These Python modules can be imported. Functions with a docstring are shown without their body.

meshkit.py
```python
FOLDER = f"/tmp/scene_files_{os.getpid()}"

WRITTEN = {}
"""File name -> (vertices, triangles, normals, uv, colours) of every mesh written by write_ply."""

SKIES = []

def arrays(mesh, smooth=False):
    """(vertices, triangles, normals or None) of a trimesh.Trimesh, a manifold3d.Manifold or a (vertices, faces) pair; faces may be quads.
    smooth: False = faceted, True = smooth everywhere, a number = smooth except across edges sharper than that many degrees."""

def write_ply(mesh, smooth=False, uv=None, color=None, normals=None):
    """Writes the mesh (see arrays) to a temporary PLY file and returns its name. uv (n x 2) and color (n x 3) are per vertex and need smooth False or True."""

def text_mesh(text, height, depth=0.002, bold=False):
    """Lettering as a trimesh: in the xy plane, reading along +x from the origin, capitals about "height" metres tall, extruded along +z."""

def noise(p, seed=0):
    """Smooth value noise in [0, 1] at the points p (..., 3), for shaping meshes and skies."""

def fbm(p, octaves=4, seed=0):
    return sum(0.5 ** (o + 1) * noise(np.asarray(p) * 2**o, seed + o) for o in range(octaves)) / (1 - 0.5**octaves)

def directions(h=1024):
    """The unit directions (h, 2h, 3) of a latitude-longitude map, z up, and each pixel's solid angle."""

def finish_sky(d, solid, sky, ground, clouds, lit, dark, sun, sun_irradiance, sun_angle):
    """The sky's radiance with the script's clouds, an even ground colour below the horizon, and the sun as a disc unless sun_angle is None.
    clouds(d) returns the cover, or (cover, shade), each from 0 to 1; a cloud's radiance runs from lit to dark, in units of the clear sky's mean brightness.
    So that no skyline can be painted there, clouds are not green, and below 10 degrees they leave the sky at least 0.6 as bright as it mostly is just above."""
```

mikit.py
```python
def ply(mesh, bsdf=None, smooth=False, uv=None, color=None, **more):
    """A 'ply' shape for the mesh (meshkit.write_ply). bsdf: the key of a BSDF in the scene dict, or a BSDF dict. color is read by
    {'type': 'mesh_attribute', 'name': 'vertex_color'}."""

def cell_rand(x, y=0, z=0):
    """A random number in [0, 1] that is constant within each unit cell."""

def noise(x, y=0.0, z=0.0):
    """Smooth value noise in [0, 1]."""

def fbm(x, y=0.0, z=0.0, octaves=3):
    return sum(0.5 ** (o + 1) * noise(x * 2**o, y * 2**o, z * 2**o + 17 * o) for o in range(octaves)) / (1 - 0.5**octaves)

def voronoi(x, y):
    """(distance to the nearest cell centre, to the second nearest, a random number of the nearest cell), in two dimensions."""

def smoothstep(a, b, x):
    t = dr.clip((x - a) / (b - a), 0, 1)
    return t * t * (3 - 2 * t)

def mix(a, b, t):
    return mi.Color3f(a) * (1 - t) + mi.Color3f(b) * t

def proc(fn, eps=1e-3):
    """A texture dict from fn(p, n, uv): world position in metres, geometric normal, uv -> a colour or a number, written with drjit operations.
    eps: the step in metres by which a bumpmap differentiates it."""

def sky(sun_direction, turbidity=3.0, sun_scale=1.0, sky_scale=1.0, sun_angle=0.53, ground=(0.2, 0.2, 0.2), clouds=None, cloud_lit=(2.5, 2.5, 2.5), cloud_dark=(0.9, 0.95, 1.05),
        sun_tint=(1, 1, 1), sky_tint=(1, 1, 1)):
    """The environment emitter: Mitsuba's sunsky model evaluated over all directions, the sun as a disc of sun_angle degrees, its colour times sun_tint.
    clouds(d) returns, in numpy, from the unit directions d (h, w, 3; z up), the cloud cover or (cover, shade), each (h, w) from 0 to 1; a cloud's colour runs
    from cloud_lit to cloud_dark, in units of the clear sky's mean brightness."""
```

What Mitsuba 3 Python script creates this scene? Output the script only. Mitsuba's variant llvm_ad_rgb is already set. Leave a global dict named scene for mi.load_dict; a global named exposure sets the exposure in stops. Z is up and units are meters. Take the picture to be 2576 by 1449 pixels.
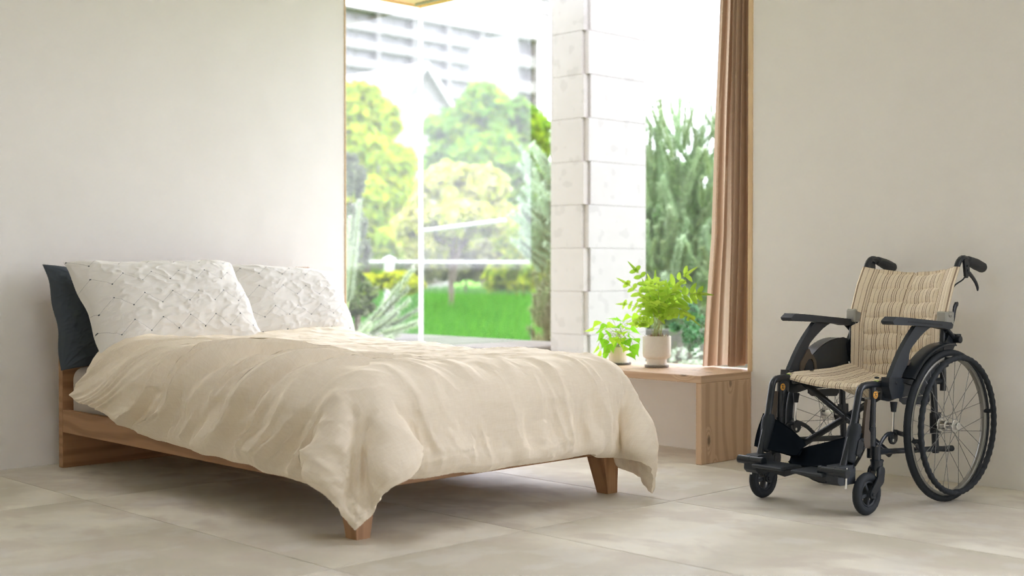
import math, random
import numpy as np, trimesh, manifold3d, drjit as dr
import mitsuba as mi, mikit, meshkit
from mikit import noise, fbm, voronoi, cell_rand, smoothstep, mix, proc
T = mi.ScalarTransform4f
rng = np.random.default_rng(7)
random.seed(7)
scene, labels = {}, {}

# ---------------------------------------------------------------- camera, sky, exposure
exposure = 4.75
CAM = np.array([4.8686, 5.4392, 0.8581])
FWD = np.array([-0.6977, -0.7162, -0.0151])
scene['camera'] = {'type': 'thinlens', 'fov': 43.393, 'fov_axis': 'x', 'near_clip': 0.05, 'far_clip': 2000.0,
                   'aperture_radius': 0.011, 'focus_distance': 4.9,
                   'to_world': T().look_at(origin=CAM.tolist(), target=(CAM + FWD).tolist(), up=[0, 0, 1])}

def cloud_cover(d):
    n = meshkit.fbm(d * 2.5 + 3.1, 3, seed=4)
    return 0.80 + 0.2 * n, np.zeros(d.shape[:2])

scene['sky'] = mikit.sky([0.55, 0.50, 0.95], turbidity=4.0, sun_scale=0.0, sun_angle=24.0, sky_scale=1.0, ground=(0.34, 0.36, 0.30), clouds=cloud_cover,
                         cloud_lit=(2.16, 2.17, 2.42), cloud_dark=(1.5, 1.5, 1.5), sun_tint=(1.0, 0.95, 0.86))

# ---------------------------------------------------------------- helpers
def numbered(key):
    if key not in USED:
        USED.add(key); return key
    i = 1
    while f'{key}_{i:03d}' in USED: i += 1
    key = f'{key}_{i:03d}'; USED.add(key); return key
USED = set()

def thing(name, label, category, group=None, kind=None):
    key = numbered(name)
    labels[key] = {'label': label, 'category': category}
    if group: labels[key]['group'] = group
    if kind: labels[key]['kind'] = kind
    return key

def part(parent, name, mesh, mat, smooth=30, label=None, kind=None, **kw):
    key = numbered(parent + '__' + name)
    scene[key] = mikit.ply(mesh, mat, smooth, **kw)
    if label or kind:
        labels[key] = {}
        if label: labels[key]['label'] = label
        if kind: labels[key]['kind'] = kind
    return key

def whole(name, mesh, mat, label, category, group=None, kind=None, smooth=30, **kw):
    key = thing(name, label, category, group, kind)
    scene[key] = mikit.ply(mesh, mat, smooth, **kw)
    return key

def structure(name, mesh, mat, smooth=False, label=None, **kw):
    key = numbered(name)
    scene[key] = mikit.ply(mesh, mat, smooth, **kw)
    labels[key] = {'kind': 'structure'}
    if label: labels[key]['label'] = label
    return key

def cat(ms):
    return trimesh.util.concatenate([m if isinstance(m, trimesh.Trimesh) else trimesh.Trimesh(*m, process=False) for m in ms])

def to_tri(man):
    m = man.to_mesh()
    return trimesh.Trimesh(np.array(m.vert_properties[:, :3], float), np.array(m.tri_verts), process=False)

def box(lo, hi, r=0.0):
    """axis-aligned box, chamfered by r"""
    lo, hi = np.minimum(lo, hi), np.maximum(lo, hi)
    if r <= 0:
        return trimesh.creation.box(bounds=[lo, hi])
    P = []
    for sx in (0, 1):
        for sy in (0, 1):
            for sz in (0, 1):
                c = np.array([(lo, hi)[sx][0], (lo, hi)[sy][1], (lo, hi)[sz][2]], float)
                inn = np.array([1 - 2 * sx, 1 - 2 * sy, 1 - 2 * sz]) * r
                for k in range(3):
                    q = c + inn; q[k] = c[k]; P.append(q)
    return trimesh.convex.convex_hull(np.array(P))

def hull(points):
    return trimesh.convex.convex_hull(np.asarray(points, float))

def frames(p, up=(0, 0, 1)):
    p = np.asarray(p, float)
    t = np.gradient(p, axis=0); t /= np.linalg.norm(t, axis=1, keepdims=True) + 1e-12
    a = np.zeros_like(p)
    ref = np.asarray(up, float)
    if abs(t[0] @ ref) > 0.9: ref = np.array([1.0, 0.3, 0.0]); ref /= np.linalg.norm(ref)
    for i in range(len(p)):
        a[i] = ref - t[i] * (ref @ t[i]); a[i] /= np.linalg.norm(a[i]) + 1e-12
        ref = a[i]
    return t, a, np.cross(t, a)

def tube(points, radius, sides=12, caps=True, flat=None, up=(0, 0, 1)):
    """tube along a polyline; radius number or per-point; flat = ratio of the second axis"""
    p = np.asarray(points, float)
    t, a, b = frames(p, up)
    r = np.broadcast_to(np.asarray(radius, float), (len(p),))
    ang = np.arange(sides) * 2 * np.pi / sides
    k = 1.0 if flat is None else flat
    v = p[:, None] + r[:, None, None] * (np.cos(ang)[None, :, None] * a[:, None] + k * np.sin(ang)[None, :, None] * b[:, None])
    n = len(p)
    i, j = np.meshgrid(np.arange(n - 1), np.arange(sides), indexing='ij')
    j2 = (j + 1) % sides
    q = np.stack([i * sides + j, i * sides + j2, (i + 1) * sides + j2, (i + 1) * sides + j], -1).reshape(-1, 4)
    f = np.vstack([q[:, [0, 1, 2]], q[:, [0, 2, 3]]])
    v = v.reshape(-1, 3)
    if caps:
        v = np.vstack([v, p[:1], p[-1:]])
        jj = np.arange(sides); j2 = (jj + 1) % sides
        f = np.vstack([f, np.stack([j2, jj, np.full(sides, n * sides)], 1),
                       np.stack([(n - 1) * sides + jj, (n - 1) * sides + j2, np.full(sides, n * sides + 1)], 1)])
    return trimesh.Trimesh(v, f, process=False)

def spline(pts, n=24):
    """smooth curve through points"""
    from scipy.interpolate import CubicSpline, PchipInterpolator
    p = np.asarray(pts, float)
    d = np.r_[0, np.cumsum(np.linalg.norm(np.diff(p, axis=0), axis=1))]
    return CubicSpline(d, p)(np.linspace(0, d[-1], n)) if len(p) > 2 else p[0] + (p[1] - p[0]) * np.linspace(0, 1, n)[:, None]

def fillet(pts, r=0.03, n=6):
    """polyline with rounded corners"""
    p = [np.asarray(q, float) for q in pts]
    out = [p[0]]
    for a, b, c in zip(p, p[1:], p[2:]):
        u, w = a - b, c - b
        lu, lw = np.linalg.norm(u), np.linalg.norm(w)
        rr = min(r, lu * 0.48, lw * 0.48)
        s, e = b + u / lu * rr, b + w / lw * rr
        for k in np.linspace(0, 1, n):
            out.append((1 - k) ** 2 * s + 2 * k * (1 - k) * b + k * k * e)
    out.append(p[-1])
    return np.array(out)

def rod(a, b, r, sides=12, r2=None):
    return tube([a, b], [r, r if r2 is None else r2], sides)

def lathe(profile, sides=48):
    return trimesh.creation.revolve(np.asarray(profile, float), sections=sides)

def place(mesh, M):
    m = mesh.copy(); m.apply_transform(M); return m

def basis(origin, x, y, z):
    M = np.eye(4); M[:3, 0], M[:3, 1], M[:3, 2], M[:3, 3] = x, y, z, origin; return M

def grid_faces(n, m, wrap=False):
    """quads of an n x m grid (row-major) as triangles"""
    i, j = np.meshgrid(np.arange(n - 1), np.arange(m if wrap else m - 1), indexing='ij')
    j2 = (j + 1) % m
    a, b, c, d = (i * m + j).ravel(), (i * m + j2).ravel(), ((i + 1) * m + j2).ravel(), ((i + 1) * m + j).ravel()
    return np.vstack([np.stack([a, b, c], 1), np.stack([a, c, d], 1)])

def rgb(*c):
    return {'type': 'rgb', 'value': list(c)}

def srgb(r, g, b):
    c = np.array([r, g, b]) / 255.0
    return np.where(c <= 0.04045, c / 12.92, ((c + 0.055) / 1.055) ** 2.4)

def principled(name, color, rough=0.5, metallic=0.0, bump=None, bump_scale=0.001, two=True, eps=1e-3, **kw):
    b = {'type': 'principled', 'base_color': color if isinstance(color, dict) else rgb(*color), 'roughness': rough, 'metallic': metallic, **kw}
    if bump is not None:
        b = {'type': 'bumpmap', 'arbitrary': proc(bump, eps), 'scale': bump_scale, 'bsdf': b}
    if two: b = {'type': 'twosided', 'bsdf': b}
    scene[name] = b
    return name

def leafy(name, color, trans=0.9, rough=0.6):
    scene[name] = {'type': 'principledthin', 'base_color': color if isinstance(color, dict) else rgb(*color), 'roughness': rough, 'diff_trans': trans, 'eta': 1.3}
    return name
# ---------------------------------------------------------------- materials of the room
def wall_bump(p, n, uv):
    # trowelled plaster: broad waves and fine arcs
    h = p.x + p.y
    th = 6.0 * noise(h * 3.1, p.z * 3.1, 9.0)
    arc = dr.sin((h * dr.cos(th) + p.z * dr.sin(th)) * 380.0 + 22.0 * noise(h * 9, p.z * 9, 2.0))
    mask = smoothstep(0.50, 0.78, noise(h * 5.3, p.z * 5.3, 4.0))
    return 1.6 * fbm(h * 4, p.z * 4, 0.0, 3) + 0.035 * arc * mask + 0.10 * noise(h * 60, p.z * 60, 1.0)
def wall_color(p, n, uv):
    f = fbm(p.x * 1.3, p.y * 1.3, p.z * 1.3, 3)
    return mix((0.80, 0.785, 0.745), (0.85, 0.835, 0.80), f)
principled('mat_wall', proc(wall_color), 0.85, bump=wall_bump, bump_scale=0.0035, specular=0.2, eps=1e-3)

def floor_color(p, n, uv):
    r = cell_rand(dr.floor((p.x - 1.1399) / 0.77), dr.floor((p.y - 2.4568) / 1.54))
    a = fbm(p.x * 2.2 + 7 * r, p.y * 2.2, 3 * r, 5)
    b = fbm(p.x * 9 + 3 * a, p.y * 6 + 11 * r, 1.3, 4)
    c = smoothstep(0.55, 0.75, fbm(p.x * 6 + 20 * r, p.y * 7, 4.0, 5))
    base = mix((0.50, 0.465, 0.38), (0.71, 0.675, 0.58), smoothstep(0.3, 0.72, a))
    base = mix(base, mi.Color3f(0.52, 0.47, 0.40), 0.75 * smoothstep(0.42, 0.7, b))
    base = mix(base, mi.Color3f(0.66, 0.65, 0.61), 0.30 * c)
    return base * (0.94 + 0.12 * r)
def floor_rough(p, n, uv):
    return 0.38 + 0.25 * fbm(p.x * 6, p.y * 6, 2.0, 3)
principled('mat_tile', proc(floor_color), proc(floor_rough), specular=0.35)
principled('mat_grout', (0.07, 0.068, 0.06), 0.9)

def wood_fn(light, dark, scale=1.0, axis=0, knots=False):
    def fn(p, n, uv):
        # uv.x runs along the grain, uv.y across it, in metres
        u, v = uv.x * scale, uv.y * scale
        warp = 0.9 * noise(u * 2.0, v * 6.0, 3.0) + 0.35 * noise(u * 7.0, v * 22.0, 1.0)
        if knots:
            kx, ky = u * 8.0, v * 18.0
            d1, d2, r = voronoi(kx, ky)
            near = smoothstep(0.34, 0.0, d1) * smoothstep(0.35, 0.5, r)
            warp = warp + near * 1.7
        ring = 0.5 + 0.5 * dr.sin(6.2832 * (v * 26.0 + warp * 1.6))
        fine = noise(u * 9, v * 420, 5.0)
        c = mix(light, dark, 0.62 * smoothstep(0.35, 1.0, ring) + 0.22 * fine)
        if knots:
            core = smoothstep(0.13, 0.05, d1) * smoothstep(0.35, 0.5, r)
            c = mix(c, mi.Color3f(*[0.32 * x for x in dark]), 0.85 * core)
        return c
    return fn
principled('mat_bed_wood', proc(wood_fn((0.41, 0.235, 0.125), (0.30, 0.155, 0.075), 0.6)), 0.48, specular=0.35)
principled('mat_bench_wood', proc(wood_fn((0.58, 0.41, 0.275), (0.44, 0.275, 0.165), 0.55, knots=True)), 0.5, specular=0.35)
principled('mat_trim_wood', proc(wood_fn((0.72, 0.53, 0.32), (0.60, 0.41, 0.23))), 0.5)
principled('mat_white_post', (0.86, 0.87, 0.85), 0.4)
scene['mat_glass'] = {'type': 'thindielectric', 'int_ior': 1.38}

def board(lo, hi, grain, r=0.0025):
    """a plank with uv along the grain axis (metres)"""
    m = box(np.array(lo, float), np.array(hi, float), r)
    # split faces so that each face has its own uv
    v = m.vertices[m.faces].reshape(-1, 3); f = np.arange(len(v)).reshape(-1, 3)
    n = np.repeat(m.face_normals, 3, axis=0)
    k = np.abs(n).argmax(1)
    other = [a for a in range(3) if a != grain]
    off = (np.array(lo).sum() * 1.7) % 3.0
    u = v[:, grain] + off
    w = np.where(k == other[0], v[:, other[1]], v[:, other[0]]) + off * 0.37
    endgrain = k == grain
    u = np.where(endgrain, v[:, other[0]] * 0.3 + off, u); w = np.where(endgrain, v[:, other[1]] * 1.0, w)
    return trimesh.Trimesh(v, f, process=False), np.stack([u, w], 1)

def plank(parent, name, lo, hi, grain, mat, **kw):
    m, uv = board(lo, hi, grain)
    return part(parent, name, m, mat, smooth=False, uv=uv, **kw)

# ---------------------------------------------------------------- room shell
GX, GY = -0.15, -0.50            # glass planes of the corner window
WX, WY = 0.789, 1.990            # ends of the two openings
SILL, HEAD = 0.355, 2.43
RX, RY, RZ = 7.2, 7.6, 2.75
def plates(ms): return cat([box(a, b) for a, b in ms])

fl = structure('floor', box([-0.15, -0.5, -0.12], [RX, RY, -0.004]), 'mat_grout')
ix = [1.13985 + 0.77 * k for k in range(-2, 9)]
iy = [2.4568 + 1.54 * k for k in range(-2, 5)]
for a, b in zip(ix, ix[1:]):
    for c, d in zip(iy, iy[1:]):
        a1, b1, c1, d1 = max(a, 0.0), min(b, RX), max(c, 0.0), min(d, RY)
        if b1 - a1 < 0.02 or d1 - c1 < 0.02: continue
        g = 0.0015
        part(fl, 'tile', box([a1 + g, c1 + g, -0.006], [b1 - g, d1 - g, 0.0], 0.0008), 'mat_tile', False)

structure('wall_left', plates([([WX, GY, -0.1], [RX, 0, RZ]), ([-0.15, GY, -0.1], [WX, 0, SILL]), ([-0.15, GY, HEAD + 0.03], [WX, 0, RZ])]), 'mat_wall')
structure('wall_right', plates([([-0.15, WY, -0.1], [0, 4.3, RZ]), ([-0.15, 6.9, -0.1], [0, RY, RZ]), ([-0.15, 4.3, -0.1], [0, 6.9, 0.25]), ([-0.15, 4.3, 2.4], [0, 6.9, RZ]), ([-0.15, 0, -0.1], [0, WY, SILL]), ([-0.15, 0, HEAD + 0.03], [0, WY, RZ])]), 'mat_wall')
KX0, KX1, KY0, KY1 = 2.5, 3.5, 2.3, 3.2      # roof light in the ceiling
structure('ceiling', plates([([-0.15, -0.5, RZ], [KX0, RY + 0.2, RZ + 0.2]), ([KX1, -0.5, RZ], [RX + 0.2, RY + 0.2, RZ + 0.2]), ([KX0, -0.5, RZ], [KX1, KY0, RZ + 0.2]), ([KX0, KY1, RZ], [KX1, RY + 0.2, RZ + 0.2])]), 'mat_wall')
# the far side of the room, behind the camera: garden doors and a side window let daylight in
structure('wall_back', plates([([0, RY, -0.1], [2.2, RY + 0.2, RZ]), ([5.2, RY, -0.1], [RX + 0.2, RY + 0.2, RZ]), ([2.2, RY, -0.1], [5.2, RY + 0.2, RZ])]), 'mat_wall')
structure('wall_side', plates([([RX, -0.5, -0.1], [RX + 0.2, RY, RZ])]), 'mat_wall')

# corner window: panes, wooden linings, white corner joint
w1 = structure('window_1', box([GX + 0.012, GY - 0.006, SILL], [WX, GY + 0.006, SILL + 0.03]), 'mat_trim_wood', label='glazing of the left half of the corner window', uv=None)
def pane(a, b):
    v = np.array([a + (SILL + 0.03,), b + (SILL + 0.03,), b + (HEAD,), a + (HEAD,)], float)
    return trimesh.Trimesh(v, [[0, 1, 2], [0, 2, 3]], process=False)
part(w1, 'pane', pane((GX, GY), (WX, GY)), 'mat_glass', False)
w2 = structure('window_2', box([GX - 0.006, GY, SILL], [GX + 0.006, WY, SILL + 0.03]), 'mat_trim_wood', label='glazing of the right half of the corner window')
part(w2, 'pane', pane((GX, GY), (GX, WY)), 'mat_glass', False)
part(w2, 'corner_joint', box([GX - 0.009, GY - 0.009, SILL + 0.03], [GX + 0.009, GY + 0.009, HEAD]), 'mat_white_post', False, label='white corner joint between the two panes')
def trimpiece(name, lo, hi, grain):
    m, uv = board(lo, hi, grain)
    return structure(name, m, 'mat_trim_wood', uv=uv)
trimpiece('trim_1', [WX - 0.004, GY + 0.01, SILL], [WX + 0.004, 0.006, HEAD], 2)
trimpiece('trim_2', [GX + 0.01, WY - 0.004, SILL + 0.034], [0.006, WY + 0.020, HEAD], 2)
principled('mat_soffit', (0.90, 0.70, 0.55), 0.5)
principled('mat_edge_wood', (0.86, 0.56, 0.30), 0.5)
hd = structure('trim_3', box([GX + 0.03, GY + 0.03, HEAD], [WX, 0.0, HEAD + 0.03]), 'mat_soffit', uv=None, label='wooden soffit lining over the corner window')
part(hd, 'soffit_board', box([GX + 0.03, 0.0, HEAD], [0.0, WY, HEAD + 0.03]), 'mat_soffit', False)
plank(hd, 'edge_strip', [GX, GY, HEAD - 0.010], [WX, GY + 0.035, HEAD + 0.03], 0, 'mat_edge_wood')
plank(hd, 'edge_strip', [GX, GY + 0.035, HEAD - 0.010], [GX + 0.035, WY, HEAD + 0.03], 1, 'mat_edge_wood')

# low bench that runs under the right half of the window
be = thing('bench', 'low pine bench with knotty end board under the corner window', 'bench')
BZ, BX, BY = 0.390, 0.372, 2.003
plank(be, 'seat_board', [GX + 0.012, -0.45, BZ - 0.033], [BX, BY, BZ], 1, 'mat_bench_wood')
plank(be, 'end_board', [-0.0 + 0.001, BY - 0.030, 0.0], [BX - 0.002, BY + 0.002, BZ - 0.0335], 2, 'mat_bench_wood', label='knotty upright end board')
# ---------------------------------------------------------------- cloth: position based sheet falling on a rounded mattress
def drape(x0, x1, y0, y1, over_l, over_r, over_f, ztop, cell, steps, P=None, seed=1, gather=0.0, grav=0.15, subs=10, bend=0.1, skew=0.0):
    """sheet whose flat head edge lies at y0; returns grid positions (n across x, m along y)"""
    W, L = (x1 - x0) + over_l + over_r, (y1 - y0) + over_f
    n, m = int(round(W / cell)) + 1, int(round(L / cell)) + 1
    s, t = np.linspace(0, W, n), np.linspace(0, L, m)
    ds, dt = s[1] - s[0], t[1] - t[0]
    xs = x1 + over_l - s[:, None] + 0 * t[None]          # s runs from the left side (large x) to the right side
    ys = y0 + t[None] + 0 * s[:, None]
    sk = np.clip((xs[:, :1] - x1 + 0.10) / (over_l + 0.10), 0, 1) ** 1.5 * skew
    ys = ys - sk * np.clip(1 - t[None] / 0.9, 0, 1)
    if P is None:
        d = np.maximum(np.maximum(xs - x1, x0 - xs), 0); e = np.maximum(ys - y1, 0)
        P = np.stack([xs - 0.25 * np.where(xs > x1, xs - x1, 0) + 0.25 * np.where(xs < x0, x0 - xs, 0), ys - 0.25 * e, ztop(xs, ys) + 0.03 - 0.75 * np.hypot(d, e)], -1)
        P = P + 0.006 * (meshkit.fbm(np.stack([xs * 9, ys * 9, 0 * xs + seed], -1), 3)[..., None] - 0.5)
    else:
        from scipy.ndimage import zoom
        a, b = P.shape[:2]
        gi, gj = np.meshgrid(np.linspace(0, a - 1, n), np.linspace(0, b - 1, m), indexing='ij')
        from scipy.ndimage import map_coordinates
        P = np.stack([map_coordinates(P[..., k], [gi, gj], order=1, mode='nearest') for k in range(3)], -1)
        P = P + 0.003 * (meshkit.fbm(np.stack([gi * a / n * .35, gj * b / m * .35, 0 * gi + seed + 5], -1), 2)[..., None] - 0.5)
    # rest lengths: extra cloth towards the hems and in patches, so that it buckles
    hang = np.maximum(np.maximum(xs - x1 + 0.06, x0 + 0.06 - xs), np.maximum(ys - y1 + 0.06, 0))
    slack = 1.0 + gather * np.clip(hang / 0.35, 0, 1) + 0.035 * meshkit.fbm(np.stack([xs * 3, ys * 3, 0 * xs + seed], -1), 2)
    F2 = np.stack([xs, ys], -1)
    ln = lambda a: np.sqrt((a * a).sum(-1))
    rs, rt = ln(F2[1:] - F2[:-1]) * slack[1:], ln(F2[:, 1:] - F2[:, :-1]) * slack[:, 1:]
    rd, rd2 = ln(F2[1:, 1:] - F2[:-1, :-1]) * slack[1:, 1:], ln(F2[1:, :-1] - F2[:-1, 1:]) * slack[1:, 1:]
    V = np.zeros_like(P); dtm = 1 / 60.0
    cx, cy, hx, hy = (x0 + x1) / 2, (y0 - 0.6 + y1) / 2, (x1 - x0) / 2, (y1 - y0 + 0.6) / 2
    r = 0.10
    def solve(A, B, rest, k):
        d = B - A
        l = np.sqrt((d * d).sum(-1)) + 1e-9
        c = (k * 0.5 * (1 - rest / l))[..., None] * d
        A += c; B -= c
    def collide(P, Q):
        # rounded box with a soft top: push out
        top = ztop(P[..., 0], P[..., 1])
        q = np.stack([np.abs(P[..., 0] - cx) - (hx - r), np.abs(P[..., 1] - cy) - (hy - r), P[..., 2] - (top - r)], -1)
        inside = np.maximum(q, 0); L = np.sqrt((inside ** 2).sum(-1))
        deep = (q.max(-1) < 0)
        pen = r - L
        m1 = (pen > 0) & ~deep & (P[..., 2] > 0.20)
        sg = np.stack([np.sign(P[..., 0] - cx), np.sign(P[..., 1] - cy), np.ones_like(top)], -1)
        nrm = inside * sg / (L[..., None] + 1e-9)
        P += np.where(m1[..., None], nrm * pen[..., None], 0)
        P[..., 2] += np.where(deep & (q[..., 2] > -0.3), -q[..., 2] + r, 0)
        # below the mattress: stay outside the rails
        low = (P[..., 2] <= 0.20) & (np.abs(P[..., 0] - cx) < hx + 0.02) & (np.abs(P[..., 1] - cy) < hy + 0.02)
        px, py = hx + 0.02 - np.abs(P[..., 0] - cx), hy + 0.02 - np.abs(P[..., 1] - cy)
        P[..., 0] += np.where(low & (px <= py), px * np.sign(P[..., 0] - cx), 0)
        P[..., 1] += np.where(low & (py < px), py * np.sign(P[..., 1] - cy), 0)
        P[..., 2] = np.maximum(P[..., 2], 0.018)
        # friction with what it lies on
        f = (m1 | deep)[..., None] * 0.35
        P += f * (Q - P) * np.array([1, 1, 0.2])
    pin = P[:, 0].copy()
    for it in range(steps):
        Q = P.copy()
        V[..., 2] -= 9.81 * dtm * grav
        P = P + V * dtm
        for sub in range(subs):
            for o in (0, 1):
                solve(P[o:-1:2], P[o + 1::2], rs[o::2], 1.0)
                solve(P[:, o:-1:2], P[:, o + 1::2], rt[:, o::2], 1.0)
            for o in (0, 1):
                solve(P[o:-1:2, :-1], P[o + 1::2, 1:], rd[o::2], 0.35)
                solve(P[o:-1:2, 1:], P[o + 1::2, :-1], rd2[o::2], 0.35)
            if sub % 2 == 0:
                for o in (0, 1, 2, 3):           # bending
                    solve(P[o:-4:4], P[o + 4::4], 4 * ds, bend)
                    solve(P[:, o:-4:4], P[:, o + 4::4], 4 * dt, bend)
        collide(P, Q)
        P[:, 0, 1] = pin[:, 1]
        V = (P - Q) / dtm * 0.94
    return P, (s, t)
# ---------------------------------------------------------------- bed
def ztop(x, y):
    return 0.478 + 0.055 * np.clip((0.95 - y) / 0.5, 0, 1) ** 1.5 + 0.035 * (meshkit.fbm(np.stack([x * 2.2, y * 2.2, 0 * x + 2], -1), 2) - .5)

def linen_color(p, n, uv):
    w = noise(uv.x * 900, uv.y * 60, 1.0) * 0.5 + noise(uv.x * 60, uv.y * 900, 2.0) * 0.5
    return mix((0.76, 0.67, 0.54), (0.84, 0.76, 0.635), w)
def linen_bump(p, n, uv):
    crease = fbm(uv.x * 26 + 2 * noise(uv.x * 6, uv.y * 6), uv.y * 26, 0.0, 3)
    return 1.3 * crease + 0.10 * noise(uv.x * 700, uv.y * 120, 3.0)
principled('mat_duvet', proc(linen_color), 0.85, sheen=0.4, specular=0.15, bump=linen_bump, bump_scale=0.0045)
principled('mat_sheet', (0.46, 0.41, 0.36), 0.9, specular=0.1)

bed = thing('bed', 'low wooden double bed frame with plain headboard standing against the left wall', 'bed')
plank(bed, 'headboard', [1.112, 0.100, 0.0], [2.400, 0.135, 0.865], 0, 'mat_bed_wood')
for nm, lo, hi, g in (('side_rail', [2.374, 0.137, 0.154], [2.400, 2.195, 0.252], 1), ('side_rail', [1.140, 0.137, 0.154], [1.166, 2.195, 0.252], 1),
                      ('foot_rail', [1.167, 2.170, 0.154], [2.373, 2.196, 0.252], 0)):
    plank(bed, nm, lo, hi, g, 'mat_bed_wood')
for k in range(9):
    plank(bed, 'slat', [1.167, 0.22 + 0.22 * k, 0.178], [2.373, 0.30 + 0.22 * k, 0.198], 0, 'mat_bed_wood')
for sx in (0, 1):                                   # tapered feet
    xo, xi = (2.400, 2.318) if sx else (1.140, 1.222)
    d = -1 if sx else 1
    top, bot = [(xo, 2.196), (xo + d * .085, 2.196), (xo + d * .085, 2.105), (xo, 2.105)], [(xo + d * .006, 2.196), (xo + d * .060, 2.196), (xo + d * .060, 2.140), (xo + d * .006, 2.140)]
    m = hull([q + (0.1535,) for q in top] + [q + (0.0,) for q in bot])
    v = m.vertices[m.faces].reshape(-1, 3)
    uv = np.stack([v[:, 2], v[:, 0] + v[:, 1] * 0.9 + sx], 1)
    part(bed, 'leg', trimesh.Trimesh(v, np.arange(len(v)).reshape(-1, 3), process=False), 'mat_bed_wood', False, uv=uv)

mt = thing('mattress', 'mattress in a grey beige fitted sheet lying in the wooden bed frame', 'mattress')
m = to_tri(manifold3d.Manifold.batch_hull([manifold3d.Manifold.sphere(0.05, 24).translate([x, y, z]) for x in (1.22, 2.32) for y in (0.19, 2.11) for z in (0.25, 0.385)]))
part(mt, 'fitted_sheet', m, 'mat_sheet', 40)

OV = dict(over_l=.252, over_r=.275, over_f=.215, skew=.25)
P, _ = drape(1.13, 2.41, 0.47, 2.23, ztop=ztop, cell=.033, steps=260, grav=.20, subs=16, bend=0.012, **OV)
P, (ss, tt) = drape(1.13, 2.41, 0.47, 2.23, ztop=ztop, cell=.0095, steps=50, P=P, gather=.03, grav=.01, subs=8, **OV)
def grid_normals(P, blur=0):
    from scipy.ndimage import gaussian_filter
    Q = P if not blur else np.stack([gaussian_filter(P[..., k], blur, mode='nearest') for k in range(3)], -1)
    N = np.cross(np.gradient(Q, axis=1), np.gradient(Q, axis=0))
    N /= np.linalg.norm(N, axis=-1, keepdims=True) + 1e-12
    return -N if N[len(N) // 2, N.shape[1] // 2, 2] < 0 else N

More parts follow.
